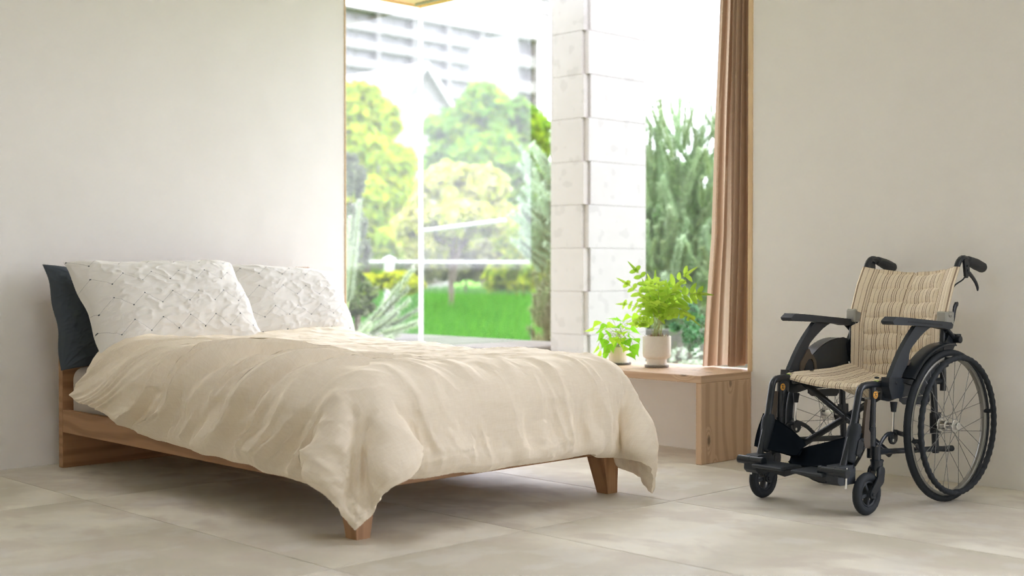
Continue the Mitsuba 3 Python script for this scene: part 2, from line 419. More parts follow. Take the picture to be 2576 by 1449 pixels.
def puffy(P, ss, tt, th, x0, x1, y1):
    n, m = P.shape[:2]
    cell = ss[1] - ss[0]
    S, Tt = np.meshgrid(ss, tt, indexing='ij')
    dl, dr_, df, dh = S, ss[-1] - S, tt[-1] - Tt, Tt
    e = np.minimum(np.minimum(dl, dr_), np.minimum(df, dh))
    k = np.clip(e / 0.085, 0, 1)
    puff = np.sqrt(np.clip(1 - (1 - k) ** 2, 0, 1))
    lump = 0.75 + 0.5 * meshkit.fbm(np.stack([S * 4.2, Tt * 4.2, 0 * S + 3], -1), 2)
    dc = np.minimum(np.hypot(dl, df), np.hypot(dr_, df))
    puff = puff * np.clip(dc / 0.26, 0.50, 1) ** 0.8
    N = grid_normals(P, 4)
    # folds: they run up from the hems and slant towards the foot of the bed
    def folds(along, up, slant, f, seed, reach):
        w = along - slant * up + 0.05 * meshkit.fbm(np.stack([along * 3, up * 5, 0 * up + seed], -1), 2)
        a = meshkit.noise(np.stack([w * f, up * 1.6, 0 * up + seed], -1), seed)
        b = meshkit.noise(np.stack([w * f * 2.3 + 9, up * 2.5, 0 * up + seed], -1), seed + 1)
        ridge = (1 - np.abs(2 * a - 1)) ** 2 * 1.0 + 0.45 * (1 - np.abs(2 * b - 1)) ** 2 - 0.5
        env = np.clip(1 - up / reach, 0, 1) ** 0.7 * np.clip(up / 0.03, 0.85, 1)
        return ridge * env
    patch = 0.50 + 0.8 * meshkit.fbm(np.stack([S * 2 + 4, Tt * 2, 0 * S], -1), 2)
    d = 0.105 * folds(Tt, dl, 0.85, 10.0, 11, 0.75) * patch * (dl <= dr_) * np.clip((df - 0.22) / 0.25, 0.04, 1) * np.clip(Tt / .35, .25, 1)
    d += 0.050 * folds(S, df, -0.25, 7.0, 21, 0.55) * patch * np.clip(np.minimum(dl, dr_) / 0.40 - 0.45, 0.04, 1)
    d += 0.018 * folds(Tt, dr_, 0.5, 7.0, 31, 0.55) * patch * (dl > dr_) * np.clip((df - 0.2) / 0.15, 0.25, 1)
    for dd, sd in ((dl, 3), (dr_, 6)):
        ang = np.arctan2(dd, df)
        rg = meshkit.noise(np.stack([ang * 5.0, dc * 1.5, 0 * ang + sd], -1), sd)
        d += 0.018 * ((1 - np.abs(2 * rg - 1)) ** 2 - .35) * np.exp(-(np.hypot(dd, df) / .42) ** 2) * np.clip(np.hypot(dd, df) / .12, 0, 1)
    # long soft creases over the top and fine crumple everywhere
    c = meshkit.fbm(np.stack([S * 2.2 + Tt * 1.1, Tt * 9 - S * 3.5, 0 * S + 8], -1), 3)
    d += 0.010 * ((1 - np.abs(2 * c - 1)) ** 5) * np.clip(np.minimum(np.minimum(dl, dr_), df) / 0.3 - 0.6, 0, 1)
    q = meshkit.fbm(np.stack([S * 17 + 2 * c, Tt * 17, 0 * S + 1], -1), 3)
    d += 0.0042 * (1 - np.abs(2 * q - 1)) ** 2
    # a seam line that runs along the hems
    for dd, o in ((dl, 0.20), (df, 0.20)):
        d -= 0.0035 * np.exp(-((dd - o - 0.012 * (c - .5)) / 0.004) ** 2)
    outer = P + N * (th * 0.55 * puff * lump + d * puff)[..., None]
    inner = P - N * (th * 0.45 * puff)[..., None]
    v = np.vstack([outer.reshape(-1, 3), inner.reshape(-1, 3)])
    v[:, 2] = np.maximum(v[:, 2], 0.004)
    f = grid_faces(n, m)
    if np.cross(v[f[len(f) // 4, 1]] - v[f[len(f) // 4, 0]], v[f[len(f) // 4, 2]] - v[f[len(f) // 4, 0]]) @ N.reshape(-1, 3)[f[len(f) // 4, 0]] < 0: f = f[:, ::-1]
    uv = np.stack([S, Tt], -1).reshape(-1, 2)
    mesh = trimesh.Trimesh(v, np.vstack([f, f[:, ::-1] + n * m]), process=False)
    return mesh, np.vstack([uv, uv])
from scipy.ndimage import gaussian_filter
_k = np.clip(1.3 - np.hypot(*np.meshgrid(ss / .42, tt / .55, indexing='ij')), 0, 1)[..., None]
P = P * (1 - _k) + _k * np.stack([gaussian_filter(P[..., i], 7, mode='nearest') for i in range(3)], -1)
_S, _T = np.meshgrid(ss, tt, indexing='ij')
_cl, _cr = np.hypot(_S, tt[-1] - _T), np.hypot(ss[-1] - _S, tt[-1] - _T)
P[..., 2] += .030 * np.exp(-(_cl / .24) ** 2) - .012 * np.exp(-(_cr / .2) ** 2)
P[..., 0] += .095 * np.exp(-(_cr / .24) ** 2) - .012 * np.exp(-(_cl / .2) ** 2)
_w = _T - .85 * _S
P[..., 2] += .030 * (meshkit.noise(np.stack([_w * 10, _S * 0 + 3, _S * 0 + 1], -1), 5) - .5) * np.clip(1 - _S / .16, 0, 1) * np.clip(_cl / .3, 0, 1)
P[..., 2] += .022 * (meshkit.noise(np.stack([_S * 8, _S * 0 + 7, _S * 0 + 1], -1), 6) - .5) * np.clip(1 - (tt[-1] - _T) / .16, 0, 1) * np.clip(np.minimum(_cl, _cr) / .3, 0, 1)
m, uv = puffy(P, ss, tt, 0.095, 1.14, 2.40, 2.22)
du = thing('duvet', 'puffy natural linen duvet draped over the bed with corners hanging down', 'duvet')
part(du, 'cover', m, 'mat_duvet', True, uv=uv)

# ---------------------------------------------------------------- pillows
def cotton_print(p, n, uv):
    P_, A_, H_ = 0.124, 0.050, 0.116
    r = dr.floor(uv.y / H_ + 0.5)
    vy = uv.y - r * H_
    x = uv.x / P_ + 0.37 * r
    t = x - dr.floor(x)
    tri = dr.abs(2 * t - 1) - 0.5                     # -0.5 .. 0.5
    slope = 2 * A_ / P_ * 1.0
    d = dr.abs(vy - A_ * tri) / dr.sqrt(1 + slope * slope)
    line = smoothstep(0.0011, 0.0005, d) * 0.42
    k = dr.round(2 * t) / 2
    dot = dr.sqrt(dr.square((t - k) * P_) + dr.square(vy - A_ * (dr.abs(2 * k - 1) - 0.5)))
    ink = dr.maximum(line, smoothstep(0.0034, 0.0024, dot))
    return mix((0.73, 0.71, 0.67), (0.045, 0.055, 0.07), ink)
principled('mat_pillowcase', proc(cotton_print), 0.9, sheen=0.3, specular=0.1)
principled('mat_slate_linen', (0.070, 0.084, 0.100), 0.9, sheen=0.3, specular=0.1)

def pillow(c, thick, seed, n=150, m=110, sag=0.05, crumple=1.0):
    """c: four corners TL, TR, BR, BL. returns closed mesh and uv in metres"""
    c = np.asarray(c, float)
    u, v = np.meshgrid(np.linspace(-1, 1, n), np.linspace(-1, 1, m), indexing='ij')
    # concave sides: the corners stick out
    uu = u * (1 - sag * (1 - v * v) * np.abs(u)); vv = v * (1 - sag * 1.3 * (1 - u * u) * np.abs(v))
    a, b = (uu + 1) / 2, (vv + 1) / 2
    base = (c[3] * ((1 - a) * (1 - b))[..., None] + c[2] * (a * (1 - b))[..., None] + c[1] * (a * b)[..., None] + c[0] * ((1 - a) * b)[..., None])
    N = np.cross(c[1] - c[0], c[0] - c[3]); N /= np.linalg.norm(N)
    if N[1] < 0: N = -N
    W, H = np.linalg.norm(c[1] - c[0]), np.linalg.norm(c[0] - c[3])
    body = ((1 - u ** 4) * (1 - v ** 4)) ** 0.55 * (1 - 0.18 * (u * u + v * v))
    q = np.stack([u * W * 2.2, v * H * 2.2, 0 * u + seed], -1)
    # creases radiate from the corners and gather along the seams
    rad = 0
    for su in (-1, 1):
        for sv in (-1, 1):
            du_, dv_ = (su - u) * W / 2, (sv - v) * H / 2
            ang, R = np.arctan2(dv_, du_), np.hypot(du_, dv_)
            rr = 1 - np.abs(2 * meshkit.noise(np.stack([ang * 5.5 + 3 * su, R * 3, 0 * u + seed + sv * 2.3], -1), seed) - 1)
            rad = rad + (rr ** 2 - 0.33) * np.exp(-R / 0.16) * 1.3
    w = meshkit.fbm(q * 1.6, 3, seed)
    cr = meshkit.fbm(np.stack([u * W * 7 + v * H * 5, v * H * 13 - u * W * 3, 0 * u + seed], -1), 3, seed + 3)
    d = 0.012 * crumple * rad + 0.012 * (w - 0.5) * crumple + 0.011 * crumple * ((1 - np.abs(2 * cr - 1)) ** 4)
    low = meshkit.fbm(q * 0.5, 2, seed + 9) - 0.5
    front = base + N * (thick * 0.62 * body * (1 + 0.5 * low) + 0.6 * d * np.minimum(1, body * 2))[..., None]
    back = base - N * (thick * 0.38 * body)[..., None]
    wav = 0.010 * np.sin(u * 9 + seed) * (1 - body) * np.abs(v) + 0.010 * np.sin(v * 7 + seed) * (1 - body) * np.abs(u)
    front += N * wav[..., None]; back += N * (wav - 0.002)[..., None]
    V = np.vstack([front.reshape(-1, 3), back.reshape(-1, 3)])
    f = grid_faces(n, m)
    p = V[f[n * m // 2]]
    if np.cross(p[1] - p[0], p[2] - p[0]) @ N < 0: f = f[:, ::-1]
    # stitched rim
    i = np.arange(n * m).reshape(n, m); ring = np.r_[i[:, 0], i[-1, 1:], i[-2::-1, -1], i[0, -2:0:-1]]
    r2 = np.roll(ring, -1); k = n * m
    side = np.vstack([np.stack([ring, r2, r2 + k], 1), np.stack([ring, r2 + k, ring + k], 1)])
    uv = np.stack([(uu * W / 2).ravel() + seed * 0.031, (vv * H / 2).ravel() + seed * 0.017], 1)
    return trimesh.Trimesh(V, np.vstack([f, f[:, ::-1] + k, side]), process=False), np.vstack([uv, uv])

for nm, lab, c, th, seed, mat, cr in (
    ('pillow', 'slate grey linen pillow tucked behind the white pillow nearest the camera', [(2.505, 0.185, 0.876), (1.78, 0.175, 0.85), (1.80, 0.215, 0.455), (2.455, 0.235, 0.428)], 0.10, 3, 'mat_slate_linen', 1.3),
    ('pillow', 'white zigzag printed pillow half hidden behind the other white one, by the window', [(1.705, 0.222, 0.885), (1.050, 0.250, 0.842), (1.080, 0.485, 0.50), (1.72, 0.470, 0.48)], 0.20, 5, 'mat_pillowcase', 1.0),
    ('pillow', 'large white zigzag printed pillow in front, overlapping both other pillows', [(2.462, 0.285, 0.886), (1.678, 0.315, 0.888), (1.640, 0.565, 0.505), (2.420, 0.545, 0.470)], 0.21, 8, 'mat_pillowcase', 1.1)):
    m, uv = pillow(c, th, seed, crumple=cr)
    key = whole(nm, m, mat, lab, 'pillow', 'pillows leaning on the headboard', smooth=True, uv=uv)
# ---------------------------------------------------------------- wheelchair; local axes: f forward, l towards the right of the picture, z up
def stripe_color(p, n, uv):
    per = 0.053
    x = uv.x / per
    t = (x - dr.floor(x) - 0.5) * per
    a = dr.abs(t)
    ln = lambda d, w: smoothstep(w + 0.0006, w - 0.0004, d)
    c = mi.Color3f(0.81, 0.705, 0.545)
    c = mix(c, mi.Color3f(0.45, 0.35, 0.26), ln(a, 0.0026) * 0.6)
    c = mix(c, mi.Color3f(0.235, 0.155, 0.10), ln(dr.abs(a - 0.0088), 0.0016) * 0.85)
    c = mix(c, mi.Color3f(0.33, 0.24, 0.16), ln(dr.abs(a - 0.0264), 0.0007) * 0.8)
    return c * (0.93 + 0.14 * noise(uv.x * 1500, uv.y * 1500, 1.0))
principled('mat_stripes', proc(stripe_color), 0.85, sheen=0.3, specular=0.15)
principled('mat_frame', (0.010, 0.0145, 0.021), 0.30, specular=0.5)
principled('mat_rubber', (0.014, 0.0185, 0.024), 0.65, specular=0.35)
principled('mat_grip', (0.022, 0.025, 0.030), 0.55, specular=0.4)
principled('mat_grey_plastic', (0.024, 0.030, 0.038), 0.5, specular=0.4)
principled('mat_brown_plastic', (0.085, 0.068, 0.052), 0.5, specular=0.4)
principled('mat_black_cloth', (0.0065, 0.0095, 0.0145), 0.95, specular=0.05)
principled('mat_chrome', (0.75, 0.75, 0.74), 0.12, 1.0)
principled('mat_alloy', (0.36, 0.36, 0.345), 0.38, 0.9)
principled('mat_cast_alloy', (0.40, 0.40, 0.37), 0.45, 0.55)
principled('mat_spoke', (0.24, 0.245, 0.25), 0.3, 0.9)
principled('mat_label_white', (0.55, 0.56, 0.55), 0.5)
principled('mat_label_orange', (0.72, 0.36, 0.06), 0.5)
principled('mat_label_green', (0.42, 0.62, 0.05), 0.5)

TH = math.radians(4.0)
WM = basis([0.393, 2.909, 0.0], [math.cos(TH), -math.sin(TH), 0], [math.sin(TH), math.cos(TH), 0], [0, 0, 1])
wc = thing('wheelchair', 'black framed folding wheelchair with cream striped seat parked by the right wall', 'wheelchair')
def wp(parent, name, mesh, mat, smooth=35, **kw):
    return part(parent, name, place(mesh, WM), mat, smooth, **kw)
def ring(R, r, l, sides=96, tube_sides=14, ripple=0.0, n=60, oval=1.0):
    a = np.linspace(0, 2 * np.pi, sides, endpoint=False)
    b = np.arange(tube_sides) * 2 * np.pi / tube_sides
    rr = r * (1 + ripple * np.cos(a * n))[:, None]
    R_ = R + rr * np.cos(b)[None]
    v = np.stack([R_ * np.sin(a)[:, None], l + oval * rr * np.sin(b)[None] + 0 * R_, R_ * np.cos(a)[:, None]], -1).reshape(-1, 3)
    i, j = np.meshgrid(np.arange(sides), np.arange(tube_sides), indexing='ij')
    i2, j2 = (i + 1) % sides, (j + 1) % tube_sides
    q = np.stack([i * tube_sides + j, i2 * tube_sides + j, i2 * tube_sides + j2, i * tube_sides + j2], -1).reshape(-1, 4)
    m = trimesh.Trimesh(v, np.vstack([q[:, [0, 1, 2]], q[:, [0, 2, 3]]]), process=False)
    if m.volume < 0: m.invert()
    return m
def shift(m, f=0, l=0, z=0):
    m = m.copy(); m.apply_translation([f, l, z]); return m
def disc(f, l, z, r, w, sides=28, bevel=0.002):
    """short cylinder whose axis is the l axis"""
    m = lathe([(0, -w / 2), (r - bevel, -w / 2), (r, -w / 2 + bevel), (r, w / 2 - bevel), (r - bevel, w / 2), (0, w / 2)], sides)
    m.apply_transform(trimesh.transformations.rotation_matrix(-np.pi / 2, [1, 0, 0]))
    return shift(m, f, l, z)
def plate(poly, l0, l1, bevel=0.0):
    """polygon in the f-z plane, extruded along l"""
    from shapely.geometry import Polygon
    m = trimesh.creation.extrude_polygon(Polygon(poly).buffer(0), l1 - l0, engine='earcut')
    v = m.vertices; m.vertices = np.stack([v[:, 0], l0 + v[:, 2], v[:, 1]], 1); m.invert()
    return m
def curve(pts, n=12): return spline(pts, n)

for s in (-1, 1):
    W = s * 0.259
    # rear wheel
    rim = wp(wc, 'rear_wheel', shift(cat([ring(0.252, 0.0085, W, oval=1.5, tube_sides=12)]), z=0.28), 'mat_alloy', label='silver rim of a rear wheel')
    wp(rim, 'tyre', shift(ring(0.2665, 0.0135, W, tube_sides=16), z=0.28), 'mat_rubber', label='black tyre')
    wp(rim, 'hub', shift(cat([disc(0, W - s * 0.030, 0, 0.026, 0.004), disc(0, W + s * 0.030, 0, 0.024, 0.004), disc(0, W, 0, 0.012, 0.066), disc(0, W - s * 0.014, 0, 0.018, 0.022), disc(0, W + s * 0.038, 0, 0.014, 0.014), disc(0, W - s * 0.045, 0, 0.008, 0.05)]), z=0.28), 'mat_chrome', label='chrome hub')
    for k in range(28):
        side = 1 if k % 2 else -1
        a = 2 * np.pi * (k + 0.25) / 28
        cross = (1.15 if (k // 2) % 2 else -1.15)
        p0 = [0.023 * math.sin(a + cross), W + side * 0.030, 0.28 + 0.023 * math.cos(a + cross)]
        p1 = [0.246 * math.sin(a), W + side * 0.003, 0.28 + 0.246 * math.cos(a)]
        wp(rim, 'spoke', rod(p0, p1, 0.0011, 6), 'mat_spoke')
    HR = W + s * 0.043
    wp(rim, 'hand_rim', shift(ring(0.247, 0.0105, HR, sides=540, tube_sides=12, ripple=0.09, n=54), z=0.285), 'mat_rubber', label='ribbed black hand rim')
    for a in (0.15, 1.72, 3.3, 4.86):
        c_, d_ = math.sin(a), math.cos(a)
        wp(rim, 'rim_bracket', tube([[0.247 * c_, HR, 0.283 + 0.247 * d_], [0.250 * c_, W + s * 0.006, 0.28 + 0.250 * d_]], 0.0075, 10), 'mat_rubber')
    # mudguard and its flange over the tyre
    gp = [(.238, .452), (.232, .468), (.206, .510), (.118, .556), (.053, .575), (-.020, .586), (-.050, .575), (-.066, .552), (-.074, .492), (-.045, .486), (.013, .457), (.030, .435), (.142, .430)]
    wp(wc, 'side_guard', plate(gp, *sorted((s * .212, s * .217))), 'mat_grey_plastic', False)
    aa = np.linspace(math.radians(38), math.radians(98), 30)
    prof = []
    for a in aa:
        c_, d_ = math.cos(a), math.sin(a)
        prof += [[.304 * c_, s * .213, .28 + .304 * d_], [.304 * c_, s * .262, .28 + .304 * d_], [.298 * c_, s * .270, .28 + .298 * d_], [.294 * c_, s * .268, .28 + .294 * d_], [.299 * c_, s * .213, .28 + .299 * d_]]
    g = trimesh.Trimesh(np.array(prof), grid_faces(30, 5, True), process=False)
    wp(wc, 'mudguard', g, 'mat_frame', 40)
    # back post with curved push handle, grip and brake lever
    B = s * 0.200
    wp(wc, 'back_post', tube(curve([(-.062, B, .40), (-.060, B, .50), (-.062, B, .640), (-.078, B, .70), (-.112, B, .79), (-.150, B, .855), (-.166, B, .882), (-.190, B, .897), (-.232, B, .890), (-.300, B, .873)], 48), 0.0115, 14), 'mat_frame')
    hg = wp(wc, 'push_grip', tube(curve([(-.226, B, .8915), (-.240, B, .888), (-.285, B, .876), (-.335, B, .8625), (-.352, B, .857)], 26), np.r_[0.012, np.linspace(.0165, .0215, 12), np.linspace(.0215, .0205, 10), 0.018, 0.012, 0.004], 18), 'mat_grip', label='black rubber push grip')
    wp(hg, 'brake_bracket', cat([plate([(-.185, .893), (-.205, .895), (-.222, .880), (-.224, .840), (-.210, .822), (-.196, .830)], *sorted((B + s * .004, B + s * .014))), disc(-.205, B + s * .016, .868, .004, .006)]), 'mat_frame', False)
    wp(hg, 'brake_lever', tube(curve([(-.206, B + s * .010, .850), (-.225, B + s * .012, .838), (-.255, B + s * .014, .815), (-.275, B + s * .015, .790), (-.279, B + s * .015, .772)], 14), np.r_[np.linspace(.009, .0065, 12), .006, .003], 10, flat=0.7), 'mat_frame', label='black brake lever')
    wp(hg, 'brake_cable', tube(curve([(-.198, B + s * .010, .830), (-.185, B + s * .006, .815), (-.160, B - s * .004, .800), (-.140, B - s * .01, .770)], 12), 0.0028, 8), 'mat_rubber')
    # folding joint of the back post
    wp(wc, 'back_hinge', cat([box([-.104, B - .020 if s > 0 else B - .022, .646], [-.046, B + .022 if s > 0 else B + .020, .697], .005), disc(-.072, B + s * .024, .684, .009, .010), disc(-.072, B + s * .028, .684, .005, .010)]), 'mat_cast_alloy', 35, label='silver folding joint')
    wp(wc, 'hinge_lever', tube(curve([(-.100, B + s * .008, .640), (-.118, B + s * .010, .68), (-.126, B + s * .010, .712), (-.146, B + s * .010, .728)], 12), np.r_[.005, np.linspace(.006, .010, 9), .010, .005], 10, flat=.6), 'mat_frame')
    # seat rail that bends down into the front leg tube
    wp(wc, 'front_tube', tube(fillet([(-.065, s * .192, .437), (.20, s * .192, .440), (.400, s * .192, .449), (.452, s * .190, .444), (.487, s * .187, .306), (.556, s * .180, .130)], .045, 8), 0.0125, 16), 'mat_frame')
    wp(wc, 'leg_sleeve', tube([(.476, s * .188, .318), (.480, s * .188, .300), (.512, s * .184, .192), (.515, s * .184, .185)], [.018, .0245, .0245, .020], 16), 'mat_rubber')
    wp(wc, 'leg_clamp', cat([plate([(.470, .270), (.462, .245), (.470, .222), (.490, .205), (.505, .215), (.492, .262)], *sorted((s * .196, s * .214)))] + [disc(f_, s * .214, z_, .006, .006) for f_, z_ in ((.470, .262), (.462, .232), (.490, .208))]), 'mat_frame', False)
    wp(wc, 'swing_lever', plate([(.432, .400), (.413, .398), (.420, .330), (.424, .295), (.398, .262), (.392, .228), (.415, .226), (.448, .232), (.455, .262), (.447, .322)], *sorted((s * .196, s * .208))), 'mat_brown_plastic', False, label='brown swing-away lever')
    # upright with the castor socket, lower tube, rear post
    wp(wc, 'upright', cat([rod((.393, s * .202, .440), (.400, s * .202, .192), .0125, 16), rod((.400, s * .202, .300), (.400, s * .202, .192), .0155, 16)]), 'mat_frame')
    wp(wc, 'lower_tube', cat([tube(fillet([(.400, s * .205, .212), (.340, s * .205, .208), (-.020, s * .205, .186), (-.075, s * .205, .181)], .02), .0105, 14), disc(.392, s * .207, .216, .016, .03)]), 'mat_frame')
    wp(wc, 'rear_post', cat([rod((.008, s * .203, .44), (-.010, s * .203, .172), .0125, 14), plate([(.020, .322), (-.030, .322), (-.032, .244), (.018, .244)], *sorted((s * .196, s * .212)))]), 'mat_frame')
    wp(wc, 'tipping_lever', tube([(-.030, s * .205, .184), (-.085, s * .205, .180), (-.118, s * .205, .179), (-.124, s * .205, .179)], [.009, .0115, .0115, .006], 14), 'mat_rubber')
    wp(wc, 'seat_rail_plate', cat([plate([(.340, .447), (.225, .447), (.060, .440), (.050, .400), (.10, .392), (.235, .394), (.300, .384), (.345, .392)], *sorted((s * .199, s * .207)))]), 'mat_frame', False)
    # armrest
    A0, A1 = sorted((s * .196, s * .246))
    pad = plate([(.333, .664), (.337, .672), (.312, .6875), (.22, .681), (-.045, .658), (-.056, .648), (-.050, .636), (-.030, .632), (.02, .640), (.16, .651), (.325, .659)], A0, A1)
    ar = wp(wc, 'armrest', pad, 'mat_grey_plastic', 25, label='charcoal armrest')
    wp(ar, 'pad_groove', plate([(.245, .6655), (.238, .6705), (.02, .6530), (.02, .6480)], *sorted((s * .2455, s * .2478))), 'mat_frame', False)
    o = curve([(.176, .650), (.220, .606), (.262, .560), (.300, .512), (.332, .465)], 14)[:, :2] if False else np.array(spline([(.168, .650), (.216, .609), (.262, .562), (.299, .514), (.334, .462)], 14))
    i_ = np.array(spline([(.268, .452), (.240, .492), (.212, .534), (.208, .556), (.182, .582), (.130, .616), (.062, .645)], 16))
    wp(ar, 'support', plate(np.vstack([o, i_]), *sorted((s * .212, s * .230))), 'mat_grey_plastic', False)
    wp(ar, 'side_hook', plate([(.222, .545), (.208, .548), (.197, .530), (.182, .520), (.166, .500), (.158, .466), (.172, .462), (.180, .494), (.192, .509), (.212, .509), (.232, .490), (.252, .452), (.270, .450), (.262, .498), (.238, .524)], *sorted((s * .207, s * .222))), 'mat_brown_plastic', False, label='brown grip under the armrest')
    wp(ar, 'foot_bracket', cat([plate([(.345, .474), (.262, .468), (.252, .430), (.268, .396), (.330, .398), (.348, .440)], *sorted((s * .205, s * .238))), disc(.302, s * .239, .452, .006, .004)]), 'mat_frame', False)
    wp(ar, 'link', cat([rod((-.036, s * .221, .643), (-.105, s * .221, .597), .0085, 12), disc(-.112, s * .224, .592, .014, .040), box([-.135, s * .221 - .012, .585], [-.105, s * .221 + .012, .612], .003)]), 'mat_frame')
    wp(ar, 'post_clamp', plate([(-.035, .56), (-.075, .62), (-.115, .612), (-.125, .582), (-.085, .535), (-.045, .515)], *sorted((s * .205, s * .219))), 'mat_frame', False)
    # foot support
    D0, D1 = sorted((s * .020, s * .155))
    fp = wp(wc, 'footplate', box([.500, D0, .138], [.622, D1, .151], .004), 'mat_grey_plastic', False, label='charcoal footplate')
    wp(fp, 'pivot', cat([disc(.590, s * .185, .158, .0155, .105), disc(.590, s * .185, .158, .0165, .012), disc(.590, s * .128, .158, .0175, .014)]), 'mat_frame')
    wp(fp, 'housing', plate([(.500, .112), (.585, .112), (.600, .125), (.600, .165), (.585, .178), (.510, .178), (.498, .165)], *sorted((s * .150, s * .205))), 'mat_grey_plastic', False)
    wp(fp, 'stem', rod((.555, s * .207, .172), (.558, s * .207, .100), .0045, 12), 'mat_chrome', label='bright steel bolt')
    wp(fp, 'plate_arm', hull([(.50, D0, .132), (.50, D1, .126), (.60, D1, .118), (.60, D0, .136), (.50, D0, .140), (.60, D0, .140), (.50, D1, .140), (.60, D1, .140)]), 'mat_frame', False)
    # castor
    cz, cf, cl = .075, .462, s * .226
    fk = wp(wc, 'caster', cat([rod((.400, cl - s * .004, .235), (.400, cl - s * .004, .186), .0165, 16)]), 'mat_frame')
    wp(fk, 'fork', cat([rod((.402, cl, .186), (.402, cl, .150), .0215, 18), rod((.402, cl, .188), (.402, cl, .182), .0235, 18)] + [
        hull(np.vstack([disc(.405, cl + q * .018, .148, .021, .010, 16).vertices, disc(.412, cl + q * .0215, .120, .019, .009, 16).vertices])) for q in (-1, 1)] + [
        hull(np.vstack([disc(.412, cl + q * .0225, .122, .019, .008, 16).vertices, disc(cf, cl + q * .0225, cz, .014, .008, 16).vertices])) for q in (-1, 1)]), 'mat_frame', 30)
    wp(fk, 'collar', disc(0, 0, 0, .001, .001) if False else rod((.400, cl - s * .004, .196), (.400, cl - s * .004, .186), .0125, 14), 'mat_chrome')
    wp(fk, 'tyre', shift(ring(.0585, .0165, cl, sides=64, tube_sides=16, oval=.9), cf, 0, cz), 'mat_rubber')
    wp(fk, 'wheel_disc', shift(cat([ring(.0425, .006, cl, sides=48, tube_sides=8, oval=1.8), disc(0, cl, 0, .013, .038)] + [hull(np.vstack([disc(.012 * math.sin(a), cl, .012 * math.cos(a), .005, .022, 8).vertices, disc(.040 * math.sin(a), cl, .040 * math.cos(a), .0065, .020, 8).vertices])) for a in np.arange(5) * 2 * np.pi / 5 + .5]), cf, 0, cz), 'mat_grey_plastic', 30)
    wp(fk, 'axle', disc(cf, cl, cz, .0065, .062), 'mat_frame')
    # damper rod, brake bracket, parking brake
    wp(wc, 'brake_rod', cat([rod((.283, s * .214, .350), (.290, s * .214, .246), .0042, 10), disc(.290, s * .214, .245, .007, .018)]), 'mat_chrome', label='chrome rod')
    wp(wc, 'rod_boot', rod((.2815, s * .214, .382), (.283, s * .214, .346), .0135, 14, .0085), 'mat_rubber')
    wp(wc, 'parking_brake', cat([disc(.283, s * .212, .254, .024, .012), tube(curve([(.300, s * .214, .268), (.340, s * .216, .262), (.362, s * .214, .240), (.375, s * .21, .218)], 12), .008, 10, flat=.6), tube(curve([(.285, s * .226, .275), (.237, s * .230, .262), (.190, s * .230, .243), (.160, s * .228, .222), (.130, s * .225, .200)], 14), .0085, 10, flat=.6), disc(.283, s * .222, .276, .008, .016)]), 'mat_frame')
    wp(wc, 'perforated_strip', plate([(.225, .392), (.030, .388), (.030, .368), (.045, .356), (.200, .366), (.225, .380)], *sorted((s * .199, s * .203))), 'mat_frame', False)
    # stickers
    sl = s * .202 + .0138
    st = wp(wc, 'round_sticker', shift(disc(0, 0, 0, .0130, .0015, 24), .396, sl, .414), 'mat_label_orange', label='round orange sticker with a black character')
    # strokes in the sticker's plane: right in the picture = -f; top = z (the left and right characters)
    strokes = [((-.0085, .0048), (.0085, .0048)), ((.0002, .0092), (-.0030, .0010)), ((-.0030, .0010), (-.0082, -.0072))]
    strokes += [((-.0022, -.0012), (.0075, -.0012)), ((.0026, -.0012), (.0026, -.0075)), ((-.0040, -.0075), (.0085, -.0075))] if s > 0 else [((-.0018, -.0005), (.0066, -.0005)), ((-.0018, -.0005), (-.0018, -.0078)), ((.0066, -.0005), (.0066, -.0078)), ((-.0018, -.0072), (.0066, -.0072))]
    for (x0, y0), (x1, y1) in strokes:
        a, b = np.array([.396 - x0, sl + .0009, .414 + y0]), np.array([.396 - x1, sl + .0009, .414 + y1])
        e = (b - a) / np.linalg.norm(b - a); w_ = np.cross(e, [0, 1, 0]) * .0010
        wp(st, 'stroke', hull([q + i * w_ + [0, j, 0] for q in (a - e * .0008, b + e * .0008) for i in (-1, 1) for j in (-.0003, .0003)]), 'mat_frame', False)
    wp(wc, 'green_sticker', place(disc(0, 0, 0, .009, .002, 16), trimesh.transformations.translation_matrix([.355, s * .192, .4605]) @ trimesh.transformations.rotation_matrix(np.pi / 2, [1, 0, 0])), 'mat_label_green', label='small green dot')

# stickers of the near side and of the cross brace
ws = wp(wc, 'white_label', box([.272, .2071, .400], [.304, .2080, .4125]), 'mat_label_white', False, label='small white rating label')
for k, (a, b, w_) in enumerate([(.300, .4085, .012), (.300, .4045, .012), (.284, .4065, .007), (.2795, .4065, .002)]):
    wp(ws, 'print', box([a - w_, .2078, b - .001], [a, .2084, b + (.001 if k < 2 else .0025)]), 'mat_frame', False)

# cross braces, between the two side frames
for s in (-1, 1):
    b0, b1, off = np.array([.262, -s * .186, .425]), np.array([.262, s * .196, .190]), np.array([s * .011, 0, 0])
    wp(wc, 'cross_brace', tube([b0 + off, b1 + off], .0125, 14, flat=.9), 'mat_frame')
wp(wc, 'brace_pivot', place(disc(0, 0, 0, .010, .05), trimesh.transformations.translation_matrix([.262, .005, .3075]) @ trimesh.transformations.rotation_matrix(np.pi / 2, [0, 0, 1])), 'mat_frame')
for z_, f_ in ((.425, .262), ):
    for s in (-1, 1): wp(wc, 'brace_rail', rod((.05, s * .186, .428), (.335, s * .186, .430), .0095, 12), 'mat_frame')
wp(wc, 'brace_label', place(box([-.0007, -.024, -.007], [.0007, .024, .007]), trimesh.transformations.translation_matrix([.2865, -.045, .345 - .006]) @ trimesh.transformations.rotation_matrix(-.551, [1, 0, 0])), 'mat_label_white', False, label='small pale label on the brace') if False else None

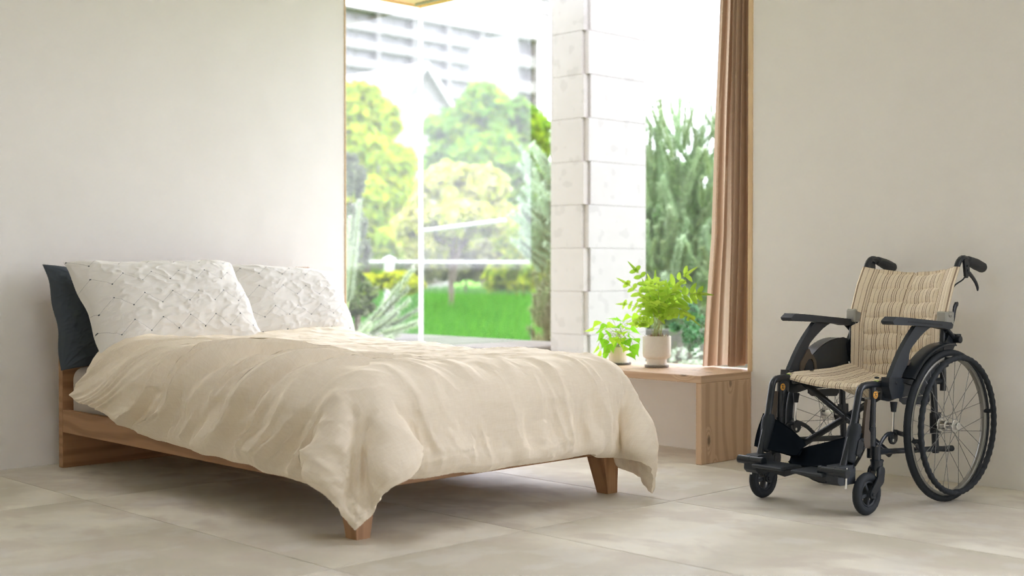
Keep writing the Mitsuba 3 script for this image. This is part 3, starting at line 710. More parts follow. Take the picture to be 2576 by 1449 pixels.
# canvas backrest, quilted in rows
def canvas(n, m, fn, th):
    u, w = np.meshgrid(np.linspace(-1, 1, n), np.linspace(0, 1, m), indexing='ij')
    P, d, uv = fn(u, w)
    N = grid_normals_plain(P)
    A, B = P + N * d[..., None], P - N * th
    V = np.vstack([A.reshape(-1, 3), B.reshape(-1, 3)])
    f = grid_faces(n, m); k = n * m
    q = V[f[k // 3]]
    if np.cross(q[1] - q[0], q[2] - q[0]) @ N.reshape(-1, 3)[f[k // 3, 0]] < 0: f = f[:, ::-1]
    i = np.arange(k).reshape(n, m); rg = np.r_[i[:, 0], i[-1, 1:], i[-2::-1, -1], i[0, -2:0:-1]]; r2 = np.roll(rg, -1)
    side = np.vstack([np.stack([rg, r2, r2 + k], 1), np.stack([rg, r2 + k, rg + k], 1)])
    return trimesh.Trimesh(V, np.vstack([f, f[:, ::-1] + k, side]), process=False), np.vstack([uv.reshape(-1, 2)] * 2)
def grid_normals_plain(P):
    N = np.cross(np.gradient(P, axis=0), np.gradient(P, axis=1))
    return N / (np.linalg.norm(N, axis=-1, keepdims=True) + 1e-12)
def stepf(a, b, x):
    t = np.clip((x - a) / (b - a), 0, 1); return t * t * (3 - 2 * t)
def quilt(z, l, seams, lseams, h, soft):
    dz = np.min([np.abs(z - q) for q in seams], axis=0); dl = np.min([np.abs(l - q) for q in lseams], axis=0)
    inside = (np.abs(l) < max(lseams) + 0.004)
    return h * np.where(inside, np.clip(np.minimum(dz, dl) / soft, 0, 1) ** 0.5, 0.35)
def back_fn(u, w):
    z0 = 0.428 + 0.436 * w
    up = stepf(.682, .697, z0); low = 1 - stepf(.628, .648, z0)
    half = .166 + .0465 * up + .030 * low * (0.55 + .45 * stepf(.43, .50, z0))
    l = u * half
    fpost = np.interp(z0, [.42, .50, .64, .70, .79, .855, .87], [-.060, -.058, -.060, -.076, -.112, -.150, -.158])
    lx = np.clip(np.abs(l) / .20, 0, 1.2)
    sag = (0.020 + 0.034 * w) * np.clip(1 - lx ** 2.2, 0, 1)
    top = -0.026 * np.clip(1 - lx ** 2, 0, 1) * w ** 6
    z = z0 + top
    # forward side of the posts; past them the cloth turns around
    wrap = np.clip((np.abs(l) - .200) / .0125, 0, 1)
    f = fpost + .0135 - sag - .013 * wrap ** 2
    d = quilt(z0 + .004 * np.sin(l * 40), l, [.434, .484, .540, .603, .668, .727, .785, .853], [-.150, 0.0, .150], .012, .020) + .0015 * (meshkit.fbm(np.stack([l * 30, z * 30, 0 * l], -1), 3) - .5)
    return np.stack([f, l, z], -1), d, np.stack([l + .5, z0], -1)
m, uv = canvas(170, 190, back_fn, .004)
bk = part(wc, 'backrest', place(m, WM), 'mat_stripes', True, uv=uv, label='quilted cream backrest with brown stripes')
def seat_fn(u, w):
    f = .372 - .425 * w
    l = u * .197
    lx = np.abs(l) / .197
    sagc = (.030 + .018 * np.sin(np.pi * np.clip(w * 1.1, 0, 1))) * np.clip(1 - lx ** 2.4, 0, 1)
    front = .050 * np.clip(1 - lx ** 2, 0, 1) * (1 - w) ** 3
    z = .4635 + .006 * w - sagc + .022 * stepf(.62, 1.0, w) * np.clip(lx - .55, 0, 1)
    z = z - .014 * stepf(.06, 0, w) ** 2
    d = .003 + .006 * (meshkit.fbm(np.stack([f * 14, l * 9, 0 * l + 4], -1), 3) - .4) * np.clip(1 - lx ** 6, 0, 1) + .003 * np.abs(np.sin(w * 26)) ** .5 * np.clip(1 - lx ** 4, 0, 1)
    return np.stack([f - front, l, z], -1), d, np.stack([l + .5 + .06 * w * 0, f], -1)
m, uv = canvas(130, 130, seat_fn, .004)
se = part(wc, 'seat', place(m, WM), 'mat_stripes', True, uv=uv, label='cream striped sling seat')
for s in (-1, 1):
    for f_ in (.345, .222):
        wp(wc, 'seat_rivet', place(disc(0, 0, 0, .0085, .006, 18), trimesh.transformations.translation_matrix([f_, s * .186, .470]) @ trimesh.transformations.rotation_matrix(np.pi / 2, [1, 0, 0])), 'mat_rubber')
def apron_fn(u, w):          # canvas flap that hangs under the seat
    l = u * .12 + .06
    return np.stack([.28 + 0 * l - .05 * w, l, .425 - .030 * w * np.clip(1 - u * u, 0, 1) - .01 * w], -1), 0.001 + 0 * l, np.stack([l + .5, w * .06], -1)
m, uv = canvas(40, 12, apron_fn, .002)
part(wc, 'under_flap', place(m, WM), 'mat_stripes', True, uv=uv)

# calf strap: two overlapping black flaps
def strap_fn(l0, l1, zt0, zt1, zb0, zb1, f0, f1, rnd):
    def fn(u, w):
        a = (u + 1) / 2
        l = l0 + (l1 - l0) * a
        k = np.sqrt(np.clip(1 - np.clip((a - (1 - rnd)) / rnd, 0, 1) ** 2, 0, 1))
        zt, zb = zt0 + (zt1 - zt0) * a, zb0 + (zb1 - zb0) * a
        mid = (zt + zb) / 2; h = (zt - zb) / 2 * (0.35 + 0.65 * k)
        z = mid + h * (2 * w - 1)
        f = f0 + (f1 - f0) * a - .02 * np.sin(np.pi * a) + (.5 - w) * .045 + .006 * np.sin(a * 5 + 4 * w)
        return np.stack([f, l, z], -1), .004 + 0 * l, np.stack([l, z], -1)
    return fn
for s, prm in ((-1, (-.215, -.020, .318, .238, .200, .172, .505, .500, .35)), (1, (.205, -.075, .285, .195, .165, .140, .490, .490, .25))):
    m, uv = canvas(50, 16, strap_fn(*prm), .004)
    part(wc, 'calf_strap', place(m, WM), 'mat_black_cloth', True, uv=uv, label='black cloth calf strap')
# ---------------------------------------------------------------- outside: positions are given as a direction seen from the window and a distance
RGT = np.cross(FWD / np.linalg.norm(FWD), [0, 0, 1]); RGT /= np.linalg.norm(RGT)
UPV = np.cross(RGT, FWD / np.linalg.norm(FWD))
def at(u, v, dist):
    return CAM + (FWD / np.linalg.norm(FWD) + RGT * (u - 1288) / 3237.2 - UPV * (v - 724.5) / 3237.2) * dist
def ground_at(u, dist, z=-0.12):
    p = at(u, 700, dist); p[2] = z; return p

def lawn_color(p, n, uv):
    return mix((0.076, 0.175, 0.030), (0.114, 0.236, 0.042), fbm(p.x * 1.1, p.y * 1.1, 0.0, 4))
principled('mat_lawn', proc(lawn_color), 0.95, specular=0.05)
principled('mat_block', proc(lambda p, n, uv: mix((0.308, 0.289, 0.274), (0.334, 0.315, 0.300), fbm(p.x * 7, p.y * 7, p.z * 7, 4)) * (1 - 0.10 * smoothstep(0.68, 0.74, fbm(p.x * 16, p.y * 16, p.z * 13, 2)))), 0.9, specular=0.15)
principled('mat_facade', (0.228, 0.220, 0.213), 0.9)
principled('mat_recess', (0.209, 0.205, 0.198), 0.9)
principled('mat_window_far', (0.182, 0.182, 0.179), 0.4)
principled('mat_pale_wall', (0.251, 0.236, 0.232), 0.9)
principled('mat_pink_wall', (0.228, 0.209, 0.205), 0.9)
principled('mat_roof', (0.213, 0.198, 0.194), 0.9)
principled('mat_white_paint', (0.380, 0.380, 0.372), 0.6)
principled('mat_trunk', (0.122, 0.095, 0.072), 0.9)
principled('mat_paving', (0.228, 0.220, 0.205), 0.9)
principled('mat_ledge', proc(lambda p, n, uv: mix((0.065, 0.063, 0.052), (0.095, 0.091, 0.076), fbm(p.x * 9, p.y * 9, p.z * 9, 4))), 0.9)
principled('mat_cable', (0.076, 0.084, 0.084), 0.7)
principled('mat_white_petal', (0.646, 0.654, 0.638), 0.8)
VC = {'type': 'mesh_attribute', 'name': 'vertex_color'}
leafy('mat_foliage', VC, 0.9, 0.7)

structure('ground', box([-320, -320, -0.32], [-0.16, 3.2, -0.14]), 'mat_lawn')
structure('ground', box([-320, 3.2, -0.32], [-0.16, 30, -0.14]), 'mat_paving')
structure('ground', box([-0.16, -320, -0.32], [30, -0.52, -0.14]), 'mat_lawn')
structure('ground', box([-0.5, 7.9, -0.32], [40, 60, -0.14]), 'mat_paving')
structure('ground', box([7.5, -0.5, -0.32], [40, 7.9, -0.14]), 'mat_paving')

# block pier close behind the right pane
pier = thing('block_pier', 'pale stone block pier with toothed corner courses just outside the window', 'pillar')
PX, PY = -1.0, 0.072
zc = [-0.14 + 0.02]
z = 1.2886 + (0.2688 * 0.0)
courses = np.arange(-6, 9) * 0.2688 + 1.254
for k, (z0, z1) in enumerate(zip(courses, courses[1:])):
    z0 = max(z0, -0.14)
    if z1 < -0.1: continue
    a = 0.018 if k % 2 else 0.0           # every second corner stone steps back
    g = 0.0008
    part(pier, 'block', box([PX - 0.575, PY - 0.307 + g, z0 + g], [PX - 0.0, PY - 0.022 - a, z1 - g], 0.0015), 'mat_block', False)
    part(pier, 'block', box([PX - 0.571, PY - 0.030 - a, z0 + g], [PX - 0.022 + a - 0.018, PY, z1 - g], 0.0015), 'mat_block', False)

# low paved ledge outside
led = thing('paved_ledge', 'low grey paved ledge outside behind the bed', 'ledge')
for k in range(4):
    part(led, 'slab', box([-1.4, -2.65 + 0.6 * k, 0.10], [-0.55, -2.06 + 0.6 * k, 0.365], 0.01), 'mat_ledge', False)

# apartment building far behind, its balconies run along x
def far_block(label, u0, u1, v_top, dist, storey, n, bay, wall, depth=12.0, group=None, ushift=1.0):
    t = thing('apartment_building', label, 'building')
    p = at((u0 + u1) / 2, v_top, dist)
    y = p[1]
    xa, xb = at_y(u0, y), at_y(u1, y)
    x0, x1 = min(xa, xb), max(xa, xb)
    top = p[2]
    part(t, 'wall', box([x0, y - depth, -0.14], [x1, y - 1.4, top]), wall, False)
    part(t, 'roof', box([x0 - .2, y - depth - .2, top], [x1 + .2, y + .2, top + 0.35]), 'mat_facade', False)
    nb = max(1, int(round((x1 - x0) / bay)))
    for b in range(nb + 1):
        xx = x0 + (x1 - x0) * b / nb
        part(t, 'pier', box([xx - .18, y - 1.41, -0.14], [xx + .18, y + .02, top - .01]), 'mat_facade', False)
    pm = [mikit.ply(box([-.5, -.03, 0], [.5, .03, 1]), 'mat_window_far', False)]
    for k in range(n):
        zz = top - storey * (k + 1)
        part(t, 'balcony', box([x0 + .01, y - 1.4, zz - .2], [x1 - .01, y - .05, zz + 1.05]), 'mat_facade', False)
        for b in range(nb):
            xm = x0 + (x1 - x0) * (b + .5) / nb
            w = (x1 - x0) / nb
            for q in (-1, 1):
                key = numbered(t + '__window')
                scene[key] = {**pm[0], 'to_world': T().translate([xm + q * w * .22, y - 1.38, zz + 1.06]) @ T().scale([w * .30, 1, storey - 1.45])}
    return t
def at_y(u, y):
    d = FWD / np.linalg.norm(FWD) + RGT * (u - 1288) / 3237.2
    return CAM[0] + d[0] * (y - CAM[1]) / d[1]
far_block('long white apartment block with banded balconies far behind the trees', 760, 1292, 45, 200, 2.8, 13, 7.5, 'mat_recess')
far_block('narrow pinkish apartment tower to the right of the long white block', 1300, 1352, 98, 150, 3.0, 9, 2.4, 'mat_pink_wall', depth=8)

# gabled house
ho = thing('gabled_house', 'pale gabled house with steep roof and white framed windows', 'house')
apex = at(1057, 158, 52); eave = at(968, 276, 52)
hw = 2.0 * abs(at_y(1130, apex[1]) - at_y(1057, apex[1])); ez = at(1130, 262, 52)[2]; az = apex[2]
hx, hy = apex[0], apex[1]
hw = 1.75
sl = (az - ez) / (hw * 0.85)
body = hull([(hx - hw, hy, -0.14), (hx + hw, hy, -0.14), (hx - hw, hy - 9, -0.14), (hx + hw, hy - 9, -0.14), (hx - hw, hy, az - sl * hw - .15), (hx + hw, hy, az - sl * hw - .15), (hx - hw, hy - 9, az - sl * hw - .15), (hx + hw, hy - 9, az - sl * hw - .15), (hx, hy, az - .15), (hx, hy - 9, az - .15)])
part(ho, 'wall', body, 'mat_pale_wall', False)
for s in (-1, 1):
    e = hw + .45
    part(ho, 'roof', hull([(hx, hy + .4, az), (hx, hy - 9.3, az), (hx + s * e, hy + .4, az - sl * e), (hx + s * e, hy - 9.3, az - sl * e), (hx, hy + .4, az - .16), (hx, hy - 9.3, az - .16), (hx + s * e, hy + .4, az - sl * e - .16), (hx + s * e, hy - 9.3, az - sl * e - .16)]), 'mat_roof', False)
    part(ho, 'verge_board', hull([(hx, hy + .42, az + .03), (hx + s * e, hy + .42, az - sl * e + .03), (hx, hy + .47, az + .03), (hx + s * e, hy + .47, az - sl * e + .03), (hx, hy + .42, az - .25), (hx + s * e, hy + .42, az - sl * e - .25), (hx, hy + .47, az - .25), (hx + s * e, hy + .47, az - sl * e - .25)]), 'mat_white_paint', False)
for (u0, v0, u1, v1) in ((1001, 256, 1026, 300), (1083, 262, 1112, 304)):
    xa, xb = sorted((at_y(u0, hy), at_y(u1, hy))); za, zb = at(u0, v1, 52)[2], at(u0, v0, 52)[2]
    f = part(ho, 'window', cat([box([xa - .07, hy, za - .07], [xb + .07, hy + .06, za]), box([xa - .07, hy, zb], [xb + .07, hy + .06, zb + .07]), box([xa - .07, hy, za], [xa, hy + .06, zb]), box([xb, hy, za], [xb + .07, hy + .06, zb]), box([(xa + xb) / 2 - .02, hy, za], [(xa + xb) / 2 + .02, hy + .05, zb])]), 'mat_white_paint', False)
    part(f, 'glass', box([xa, hy, za], [xb, hy + .02, zb]), 'mat_window_far', False)

# utility pole and overhead cables
for k, (u, dd) in enumerate(((1366, 34), (1376, 36))):
    p = ground_at(u, dd)
    up_ = thing('utility_pole', ('thin utility pole right beside the block pier' if k else 'thin utility pole left of its twin near the pier'), 'pole')
    part(up_, 'shaft', tube([p, p + [0, 0, 8.6]], [.055, .04], 10), 'mat_roof')
    part(up_, 'crossarm', box(p + [-.5, -.05, 8.0], p + [.5, .05, 8.1]), 'mat_roof', False)
for k, (va, vb, lab) in enumerate(((78, 157, 'upper overhead cable crossing in front of the apartment block'), (92, 176, 'lower overhead cable crossing in front of the apartment block'))):
    a, b = at(800, va - 10, 30), at(1376, vb - 1, 36)
    pts = [a + (b - a) * t - np.array([0, 0, .12 * 4 * t * (1 - t)]) for t in np.linspace(0, 1, 14)]
    whole('overhead_cable', tube(pts, .009 if k == 0 else .006, 6), 'mat_cable', lab, 'cable')

# ---------------------------------------------------------------- vegetation
LEAF_TONE = 0.76
def leaf_cloud(centres, normals, size, colors, r, elong=1.5, fold=0.25, jitter=0.6):
    """diamond leaves at the centres; colors: list of base colours to mix at random"""
    n = len(centres)
    N = normals + r.normal(0, jitter, (n, 3)); N /= np.linalg.norm(N, axis=1, keepdims=True) + 1e-9
    A = np.cross(N, r.normal(0, 1, (n, 3))); A /= np.linalg.norm(A, axis=1, keepdims=True) + 1e-9
    B = np.cross(N, A)
    s = (size * r.uniform(0.65, 1.35, n))[:, None]
    c = centres
    V = np.stack([c - A * s * elong, c + B * s * .62 + N * s * fold, c + A * s * elong, c - B * s * .62 + N * s * fold], 1).reshape(-1, 3)
    k = np.arange(n)[:, None] * 4
    F = np.vstack([k + [0, 1, 2], k + [0, 2, 3]])
    cols = np.asarray(colors, float)
    w = r.dirichlet(np.ones(len(cols)) * 0.7, n)
    C = np.repeat(w @ cols * r.uniform(.85, 1.15, (n, 1)), 4, axis=0)
    return trimesh.Trimesh(V, F, process=False), np.clip(C * LEAF_TONE, 0, 1)

def crown_points(blobs, n, r):
    """points in the outer shell of a set of ellipsoids, gathered into tufts"""
    C, N = [], []
    vol = np.array([b[1][0] * b[1][1] * b[1][2] for b in blobs]) ** (2 / 3)
    for (c, rad), q in zip(blobs, (vol / vol.sum() * n).astype(int)):
        tuft = max(8, q // 28)
        d = r.normal(0, 1, (tuft, 3)); d /= np.linalg.norm(d, axis=1, keepdims=True)
        d[:, 2] = np.where(r.random(tuft) < .35, np.abs(d[:, 2]), d[:, 2])
        k = r.integers(0, tuft, q)
        o = r.normal(0, 1, (q, 3)); o /= np.linalg.norm(o, axis=1, keepdims=True)
        p = d[k] * (r.uniform(.50, 1.05, tuft) ** .6)[k][:, None] + o * (0.24 * r.random((q, 1)) ** .5)
        C.append(np.asarray(c) + p * np.asarray(rad)); N.append(d[k] * .7 + o * .5 + [0, 0, .35])
    return np.vstack(C), np.vstack(N)

def tree(name, label, category, foot, blobs, n, size, colors, seed, trunk=0.08, group=None, elong=1.5):
    r = np.random.default_rng(seed)
    t = thing(name, label, category, group)
    C, N = crown_points(blobs, n, r)
    m, col = leaf_cloud(C, N, size, colors, r, elong)
    part(t, 'foliage', m, 'mat_foliage', False, color=col, kind='stuff')
    br = []
    top = np.mean([b[0] for b in blobs], axis=0)
    br.append(tube(spline([foot, foot * .5 + top * .5 + r.normal(0, .05, 3), top], 8), np.linspace(trunk, trunk * .5, 8), 8))
    for c, rad in blobs:
        s0 = foot + (top - foot) * r.uniform(.45, .8)
        br.append(tube(spline([s0, (s0 + np.asarray(c)) / 2 + [0, 0, .05], np.asarray(c)], 6), np.linspace(trunk * .45, trunk * .15, 6), 6))
    part(t, 'trunk', cat(br), 'mat_trunk', 30)
    return t
def blob(u, v, dist, ru, rv, rd=None):
    k = dist / 3237.2
    return at(u, v, dist), (ru * k, (rd or ru) * k, rv * k)

LIME, YEL, GRN, DRK, OLV = (.46, .60, .012), (.64, .66, .015), (.20, .43, .035), (.07, .22, .05), (.20, .26, .07)
tree('garden_tree', 'lime green leafy tree at the left edge of the window', 'tree', ground_at(905, 22), [blob(900, 260, 22, 60, 50), blob(950, 310, 22, 55, 60), blob(880, 370, 21.6, 90, 90), blob(950, 430, 21.4, 80, 80), blob(900, 510, 21, 95, 80), blob(985, 520, 22, 55, 60), blob(1030, 500, 22.5, 40, 38), blob(930, 600, 21, 90, 60)], 11000, .095, [LIME, YEL, LIME, GRN], 41, .10)
tree('garden_tree', 'broad round crowned green tree in front of the apartment block', 'tree', ground_at(1215, 27), [blob(1215, 300, 27, 75, 80), blob(1150, 340, 27, 75, 60), blob(1290, 330, 27, 75, 70), blob(1335, 360, 27.5, 55, 70), blob(1230, 400, 26.6, 110, 60), blob(1120, 410, 26.8, 60, 50), blob(1320, 450, 27, 60, 70), blob(1330, 540, 27, 50, 70), blob(1215, 245, 27, 28, 28)], 11000, .115, [GRN, LIME, GRN, DRK], 42, .13)
tree('garden_tree', 'pale yellow blossoming small tree in the middle of the window', 'tree', ground_at(1143, 17), [blob(1140, 480, 17, 80, 60), blob(1215, 490, 17, 55, 60), blob(1090, 530, 17, 55, 55), blob(1165, 550, 16.7, 80, 40), blob(1240, 550, 17, 45, 40), blob(1040, 590, 16.6, 45, 55), blob(1110, 620, 17.2, 60, 40)], 7500, .075, [YEL, (.60, .60, .14), LIME, (.68, .64, .46)], 43, .05)
tree('garden_tree', 'yellow green bushy tree standing behind the conifer', 'tree', ground_at(1310, 19), [blob(1310, 600, 19, 60, 70), blob(1330, 680, 19, 60, 60), blob(1290, 700, 19.2, 60, 50), blob(1350, 760, 19, 50, 70)], 4500, .08, [LIME, GRN, YEL, OLV], 44, .06)
for k, (lab, bl, col, n, seed) in enumerate((
    ('pale leaved shrub at the left edge of the window, above the fence rail', [blob(880, 450, 11, 34, 60), blob(885, 580, 11, 34, 60), blob(900, 640, 11, 34, 34)], [(.25, .30, .15), (.31, .34, .24), (.14, .21, .09)], 3200, 51),
    ('dark leaved shrub with pale tips below the fence rail', [blob(885, 700, 10.5, 36, 36), blob(910, 745, 10.5, 40, 40), blob(880, 770, 10.3, 40, 40)], [(.09, .18, .045), (.20, .28, .07), (.30, .33, .20)], 3000, 52),
    ('low yellow flowering bush below the fence post', [blob(930, 712, 14, 36, 22), blob(1000, 706, 14, 44, 22), blob(1035, 720, 14, 36, 20)], [(.62, .60, .015), (.50, .55, .02), (.34, .48, .03)], 3200, 53),
    ('olive green bush behind the foot of the pale tree', [blob(1080, 665, 21, 60, 45), blob(1180, 660, 21, 80, 45), blob(1260, 650, 21, 60, 50)], [(.23, .28, .09), (.28, .30, .17), (.25, .26, .20), (.31, .34, .07)], 5200, 54))):
    t = tree('garden_shrub', lab, 'shrub', ground_at(at_u := (885, 905, 985, 1170)[k], (11, 10.5, 14, 21)[k]), bl, n, (.026, .024, .026, .05)[k], col, seed, .02)

# lawn of long grass, deeper green towards the pier
def blades(n, area, hgt, wid, colors, seed, lean=.35):
    r = np.random.default_rng(seed)
    P = area(r, n)
    a = r.uniform(0, 2 * np.pi, n); h = hgt * r.uniform(.5, 1.25, n); ln = r.normal(0, lean, n)
    D = np.stack([np.cos(a), np.sin(a), 0 * a], 1); S = np.stack([-np.sin(a), np.cos(a), 0 * a], 1) * wid
    mid = P + D * (ln * h * .35)[:, None] + np.array([0, 0, 1]) * (h * .6)[:, None]
    tip = P + D * (ln * h * 1.1)[:, None] + np.array([0, 0, 1]) * (h * (1 - .3 * ln ** 2))[:, None]
    V = np.stack([P - S, P + S, mid - S * .8, mid + S * .8, tip], 1).reshape(-1, 3)
    k = np.arange(n)[:, None] * 5
    F = np.vstack([k + [0, 1, 3], k + [0, 3, 2], k + [2, 3, 4]])
    cols = np.asarray(colors); w = r.dirichlet(np.ones(len(cols)) * .7, n)
    return trimesh.Trimesh(V, F, process=False), np.repeat(np.clip(w @ cols * LEAF_TONE, 0, 1), 5, axis=0)
def lawn_area(r, n):
    u = r.uniform(840, 1400, n); d = r.uniform(10.5, 26, n)
    P = CAM + (FWD + RGT * ((u - 1288) / 3237.2)[:, None]) * d[:, None]
    P[:, 2] = -0.14 + 0.34 * stepf(11, 19, d) * (0.7 + .5 * meshkit.noise(np.stack([P[:, 0] * .8, P[:, 1] * .8, 0 * d], -1)))
    return P
m, col = blades(26000, lawn_area, .34, .009, [(.08, .27, .035), (.13, .35, .045), (.06, .21, .045)], 61)
whole('long_grass', m, 'mat_foliage', 'bank of long green grass behind the window', 'grass', kind='stuff', smooth=False, color=col)

tree('clipped_hedge', 'long green hedge across the back of the garden behind the fence', 'hedge', ground_at(1000, 30), [blob(u_, 650 + 8 * (k_ % 2), 30 + k_ % 3, 70, 45) for k_, u_ in enumerate(range(800, 1420, 55))], 7000, .11, [GRN, LIME, DRK, OLV], 59, .05)
# white garden fence
fe = thing('garden_fence', 'white garden fence with a capped post among the shrubs', 'fence')
a, b = at(780, 655, 15), at(1330, 661, 16.2)
a[2] = b[2] = (a[2] + b[2]) / 2
def beam(a, b, w, h):
    d = (b - a) / np.linalg.norm(b - a); s = np.cross(d, [0, 0, 1]); s /= np.linalg.norm(s); u = np.array([0, 0, 1.0])
    return hull([p + s * i * w + u * j * h for p in (a, b) for i in (-.5, .5) for j in (-.5, .5)])
part(fe, 'rail', beam(a, b, .05, .034), 'mat_white_paint', False)
for t in (.03, .345):
    p = a + (b - a) * t
    q = part(fe, 'post', box(p + [-.042, -.042, -a[2] - .14], p + [.042, .042, .02]), 'mat_white_paint', False)
    part(q, 'cap', hull([p + [i * .065, j * .065, .02] for i in (-1, 1) for j in (-1, 1)] + [p + [i * .05, j * .05, .04] for i in (-1, 1) for j in (-1, 1)] + [p + [0, 0, .075]]), 'mat_white_paint', False)
hr = thing('handrail', 'slanted white handrail in the garden behind the middle pane', 'handrail')
a, b = at(1060, 581, 12.5), at(1272, 554, 11.6)
part(hr, 'rail', tube([a, b], .019, 10), 'mat_white_paint')
for t in (.01,):
    p = a + (b - a) * t
    part(hr, 'post', tube([p, [p[0], p[1], -.14]], .012, 8), 'mat_white_paint')

# conifers whose shoots stand up like brushes
def brush_shoots(shoots, seed, colors, needles=420, nl=.070, nw=.0042):
    """each shoot: base point, tip point"""
    r = np.random.default_rng(seed)
    V, F, C, stems = [], [], [], []
    cols = np.asarray(colors)
    for (p0, p1) in shoots:
        ax = p1 - p0; L = np.linalg.norm(ax); ax = ax / L
        n = int(needles * L / .3)
        t = r.uniform(0.02, 1, n)
        a = np.cross(ax, [0.3, 0.8, 0.1]); a /= np.linalg.norm(a); b = np.cross(ax, a)
        ph = r.uniform(0, 2 * np.pi, n)
        rad = np.cos(ph)[:, None] * a + np.sin(ph)[:, None] * b
        c = p0 + ax * (t * L)[:, None] + np.array([0, 0, .04]) * (t ** 2)[:, None]
        ln = nl * (1.05 - .45 * t) * r.uniform(.8, 1.15, n)
        tip = c + (rad * .86 + ax * .50) * ln[:, None]
        w = np.cross(rad, ax) * nw
        k = len(V) and sum(len(x) for x in V)
        V.append(np.stack([c - w, c + w, tip], 1).reshape(-1, 3))
        F.append(np.arange(n * 3).reshape(-1, 3) + k)
        wgt = r.dirichlet(np.ones(len(cols)) * .8, 1) @ cols * r.uniform(.72, 1.12)
        C.append(np.clip(np.repeat(np.repeat(wgt, n, 0) * r.uniform(.85, 1.15, (n, 1)), 3, axis=0), 0, 1))
        stems.append(tube([p0, p0 + ax * L * .98 + [0, 0, .035]], [.005, .002], 5))
    return trimesh.Trimesh(np.vstack(V), np.vstack(F), process=False), np.vstack(C) * LEAF_TONE, cat(stems)
def conifer(label, u0, u1, v_top, v_bot, dist, n, seed, colors, lean=0.0, length=.34):
    r = np.random.default_rng(seed)
    t = thing('conifer', label, 'conifer')
    sh = []
    for k in range(n):
        v = v_top + (v_bot - v_top) * r.random() ** .8
        u = r.uniform(u0, u1)
        d = dist + r.uniform(-.35, .55)
        p = at(u, v, d)
        side = (u - (u0 + u1) / 2) / max(1, (u1 - u0) / 2)
        droop = (v - v_top) / (v_bot - v_top)
        dirv = RGT * (side * .35 + r.normal(0, .35) + lean) + np.array([0, 0, 1]) * (1.1 - .7 * droop + r.normal(0, .15)) - FWD * (.15 + .55 * droop) * r.uniform(.2, 1.2)
        dirv /= np.linalg.norm(dirv)
        L = length * r.uniform(.6, 1.3)
        sh.append((p - dirv * L * .6, p + dirv * L * .4))
    m, c, st = brush_shoots(sh, seed + 1, colors)
    part(t, 'needles', m, 'mat_foliage', False, color=c, kind='stuff')
    foot = ground_at((u0 + u1) / 2, dist + .3)
    part(t, 'branches', st, 'mat_twig' if 'mat_twig' in scene else leafy('mat_twig', (.34, .42, .18), .3), 30)
    part(t, 'trunk', tube([foot, at((u0 + u1) / 2, v_top + 160, dist + .5)], [.06, .015], 10), 'mat_trunk', 30)
    return t
conifer('feathery conifer filling the narrow window beside the curtain', 1600, 1840, 270, 850, 10.4, 300, 71, [(.52, .70, .42), (.68, .84, .58), (.40, .58, .31), (.58, .70, .34)])
tree('evergreen_hedge', 'dark evergreen mass behind the feathery conifer', 'hedge', ground_at(1720, 13), [blob(1660, 520, 13, 80, 110), blob(1760, 500, 13, 80, 120), blob(1840, 520, 13, 60, 130), blob(1690, 700, 12.8, 110, 110), blob(1800, 700, 12.8, 90, 120)], 5500, .055, [(.16, .30, .10), (.24, .40, .15), (.20, .30, .12)], 77, .08)
conifer('pale feathery conifer left of the block pier', 1325, 1440, 380, 660, 10.8, 130, 72, [(.66, .82, .60), (.72, .86, .66), (.48, .66, .42)], lean=-.45)
conifer('darker conifer low beside the left of the pier', 1345, 1450, 690, 880, 10.2, 60, 73, [(.26, .36, .16), (.36, .44, .18), (.30, .34, .22)], length=.26)
# plume grass close to the left pane
pg = thing('plume_grass', 'arching plume grass with pale feathery heads low outside the left pane', 'ornamental grass')
r = np.random.default_rng(81)
foot = ground_at(860, 8.9, .02)
sh, st = [], []
for k, (u, v) in enumerate(((1040, 688), (1025, 738), (1030, 768), (1052, 792), (1000, 800), (1050, 825), (1010, 845), (960, 790), (930, 830), (985, 862), (890, 640), (880, 560), (900, 600), (905, 520), (872, 690))):
    tip = at(u, v, 8.7 + r.uniform(-.2, .2))
    mid = (foot + tip) / 2 + [0, 0, .12 + .05 * r.random()]
    c = spline([foot + r.normal(0, .03, 3) * [1, 1, 0], mid, tip], 12)
    st.append(tube(c, np.linspace(.004, .002, 12), 5))
    sh.append((c[7], c[11]))
m, c, s2 = brush_shoots(sh, 82, [(.70, .80, .60), (.62, .72, .50)], needles=650, nl=.056, nw=.0024)
part(pg, 'plume', m, 'mat_foliage', False, color=c, kind='stuff')
part(pg, 'stems', cat(st), 'mat_stem' if 'mat_stem' in scene else leafy('mat_stem', (.46, .56, .22), .4), 30)
# grey garden wall with white flowers under the conifer
whole('garden_wall', beam(at(1560, 800, 9.9) * [1, 1, 0] + [0, 0, .125], at(1900, 800, 9.9) * [1, 1, 0] + [0, 0, .125], .14, .53), 'mat_ledge', 'low grey garden wall below the conifer', 'wall', smooth=False)
tree('flowering_shrub', 'small dark leaved shrub with white flowers behind the tall white pot', 'shrub', ground_at(1735, 9.6), [blob(1720, 800, 9.4, 34, 30), blob(1735, 850, 9.3, 30, 34), blob(1760, 830, 9.4, 20, 30)], 900, .028, [(.10, .26, .12), (.16, .34, .17)], 91, .015)
r = np.random.default_rng(92)
fl_ = []
for k in range(46):
    p = at(r.uniform(1690, 1790), r.uniform(876, 915), r.uniform(8.8, 9.2))
    for q in range(5):
        a = q * 1.2566 + r.random()
        d = np.array([math.cos(a), math.sin(a) * .6, math.sin(a) * .8])
        fl_.append(hull([p, p + d * .018 + [0, .004, .006], p + d * .030, p + d * .018 - [0, .004, .006]]))
bf = thing('white_flowers', 'cluster of small white flowers low outside beside the tall pot', 'flowers', kind='stuff')
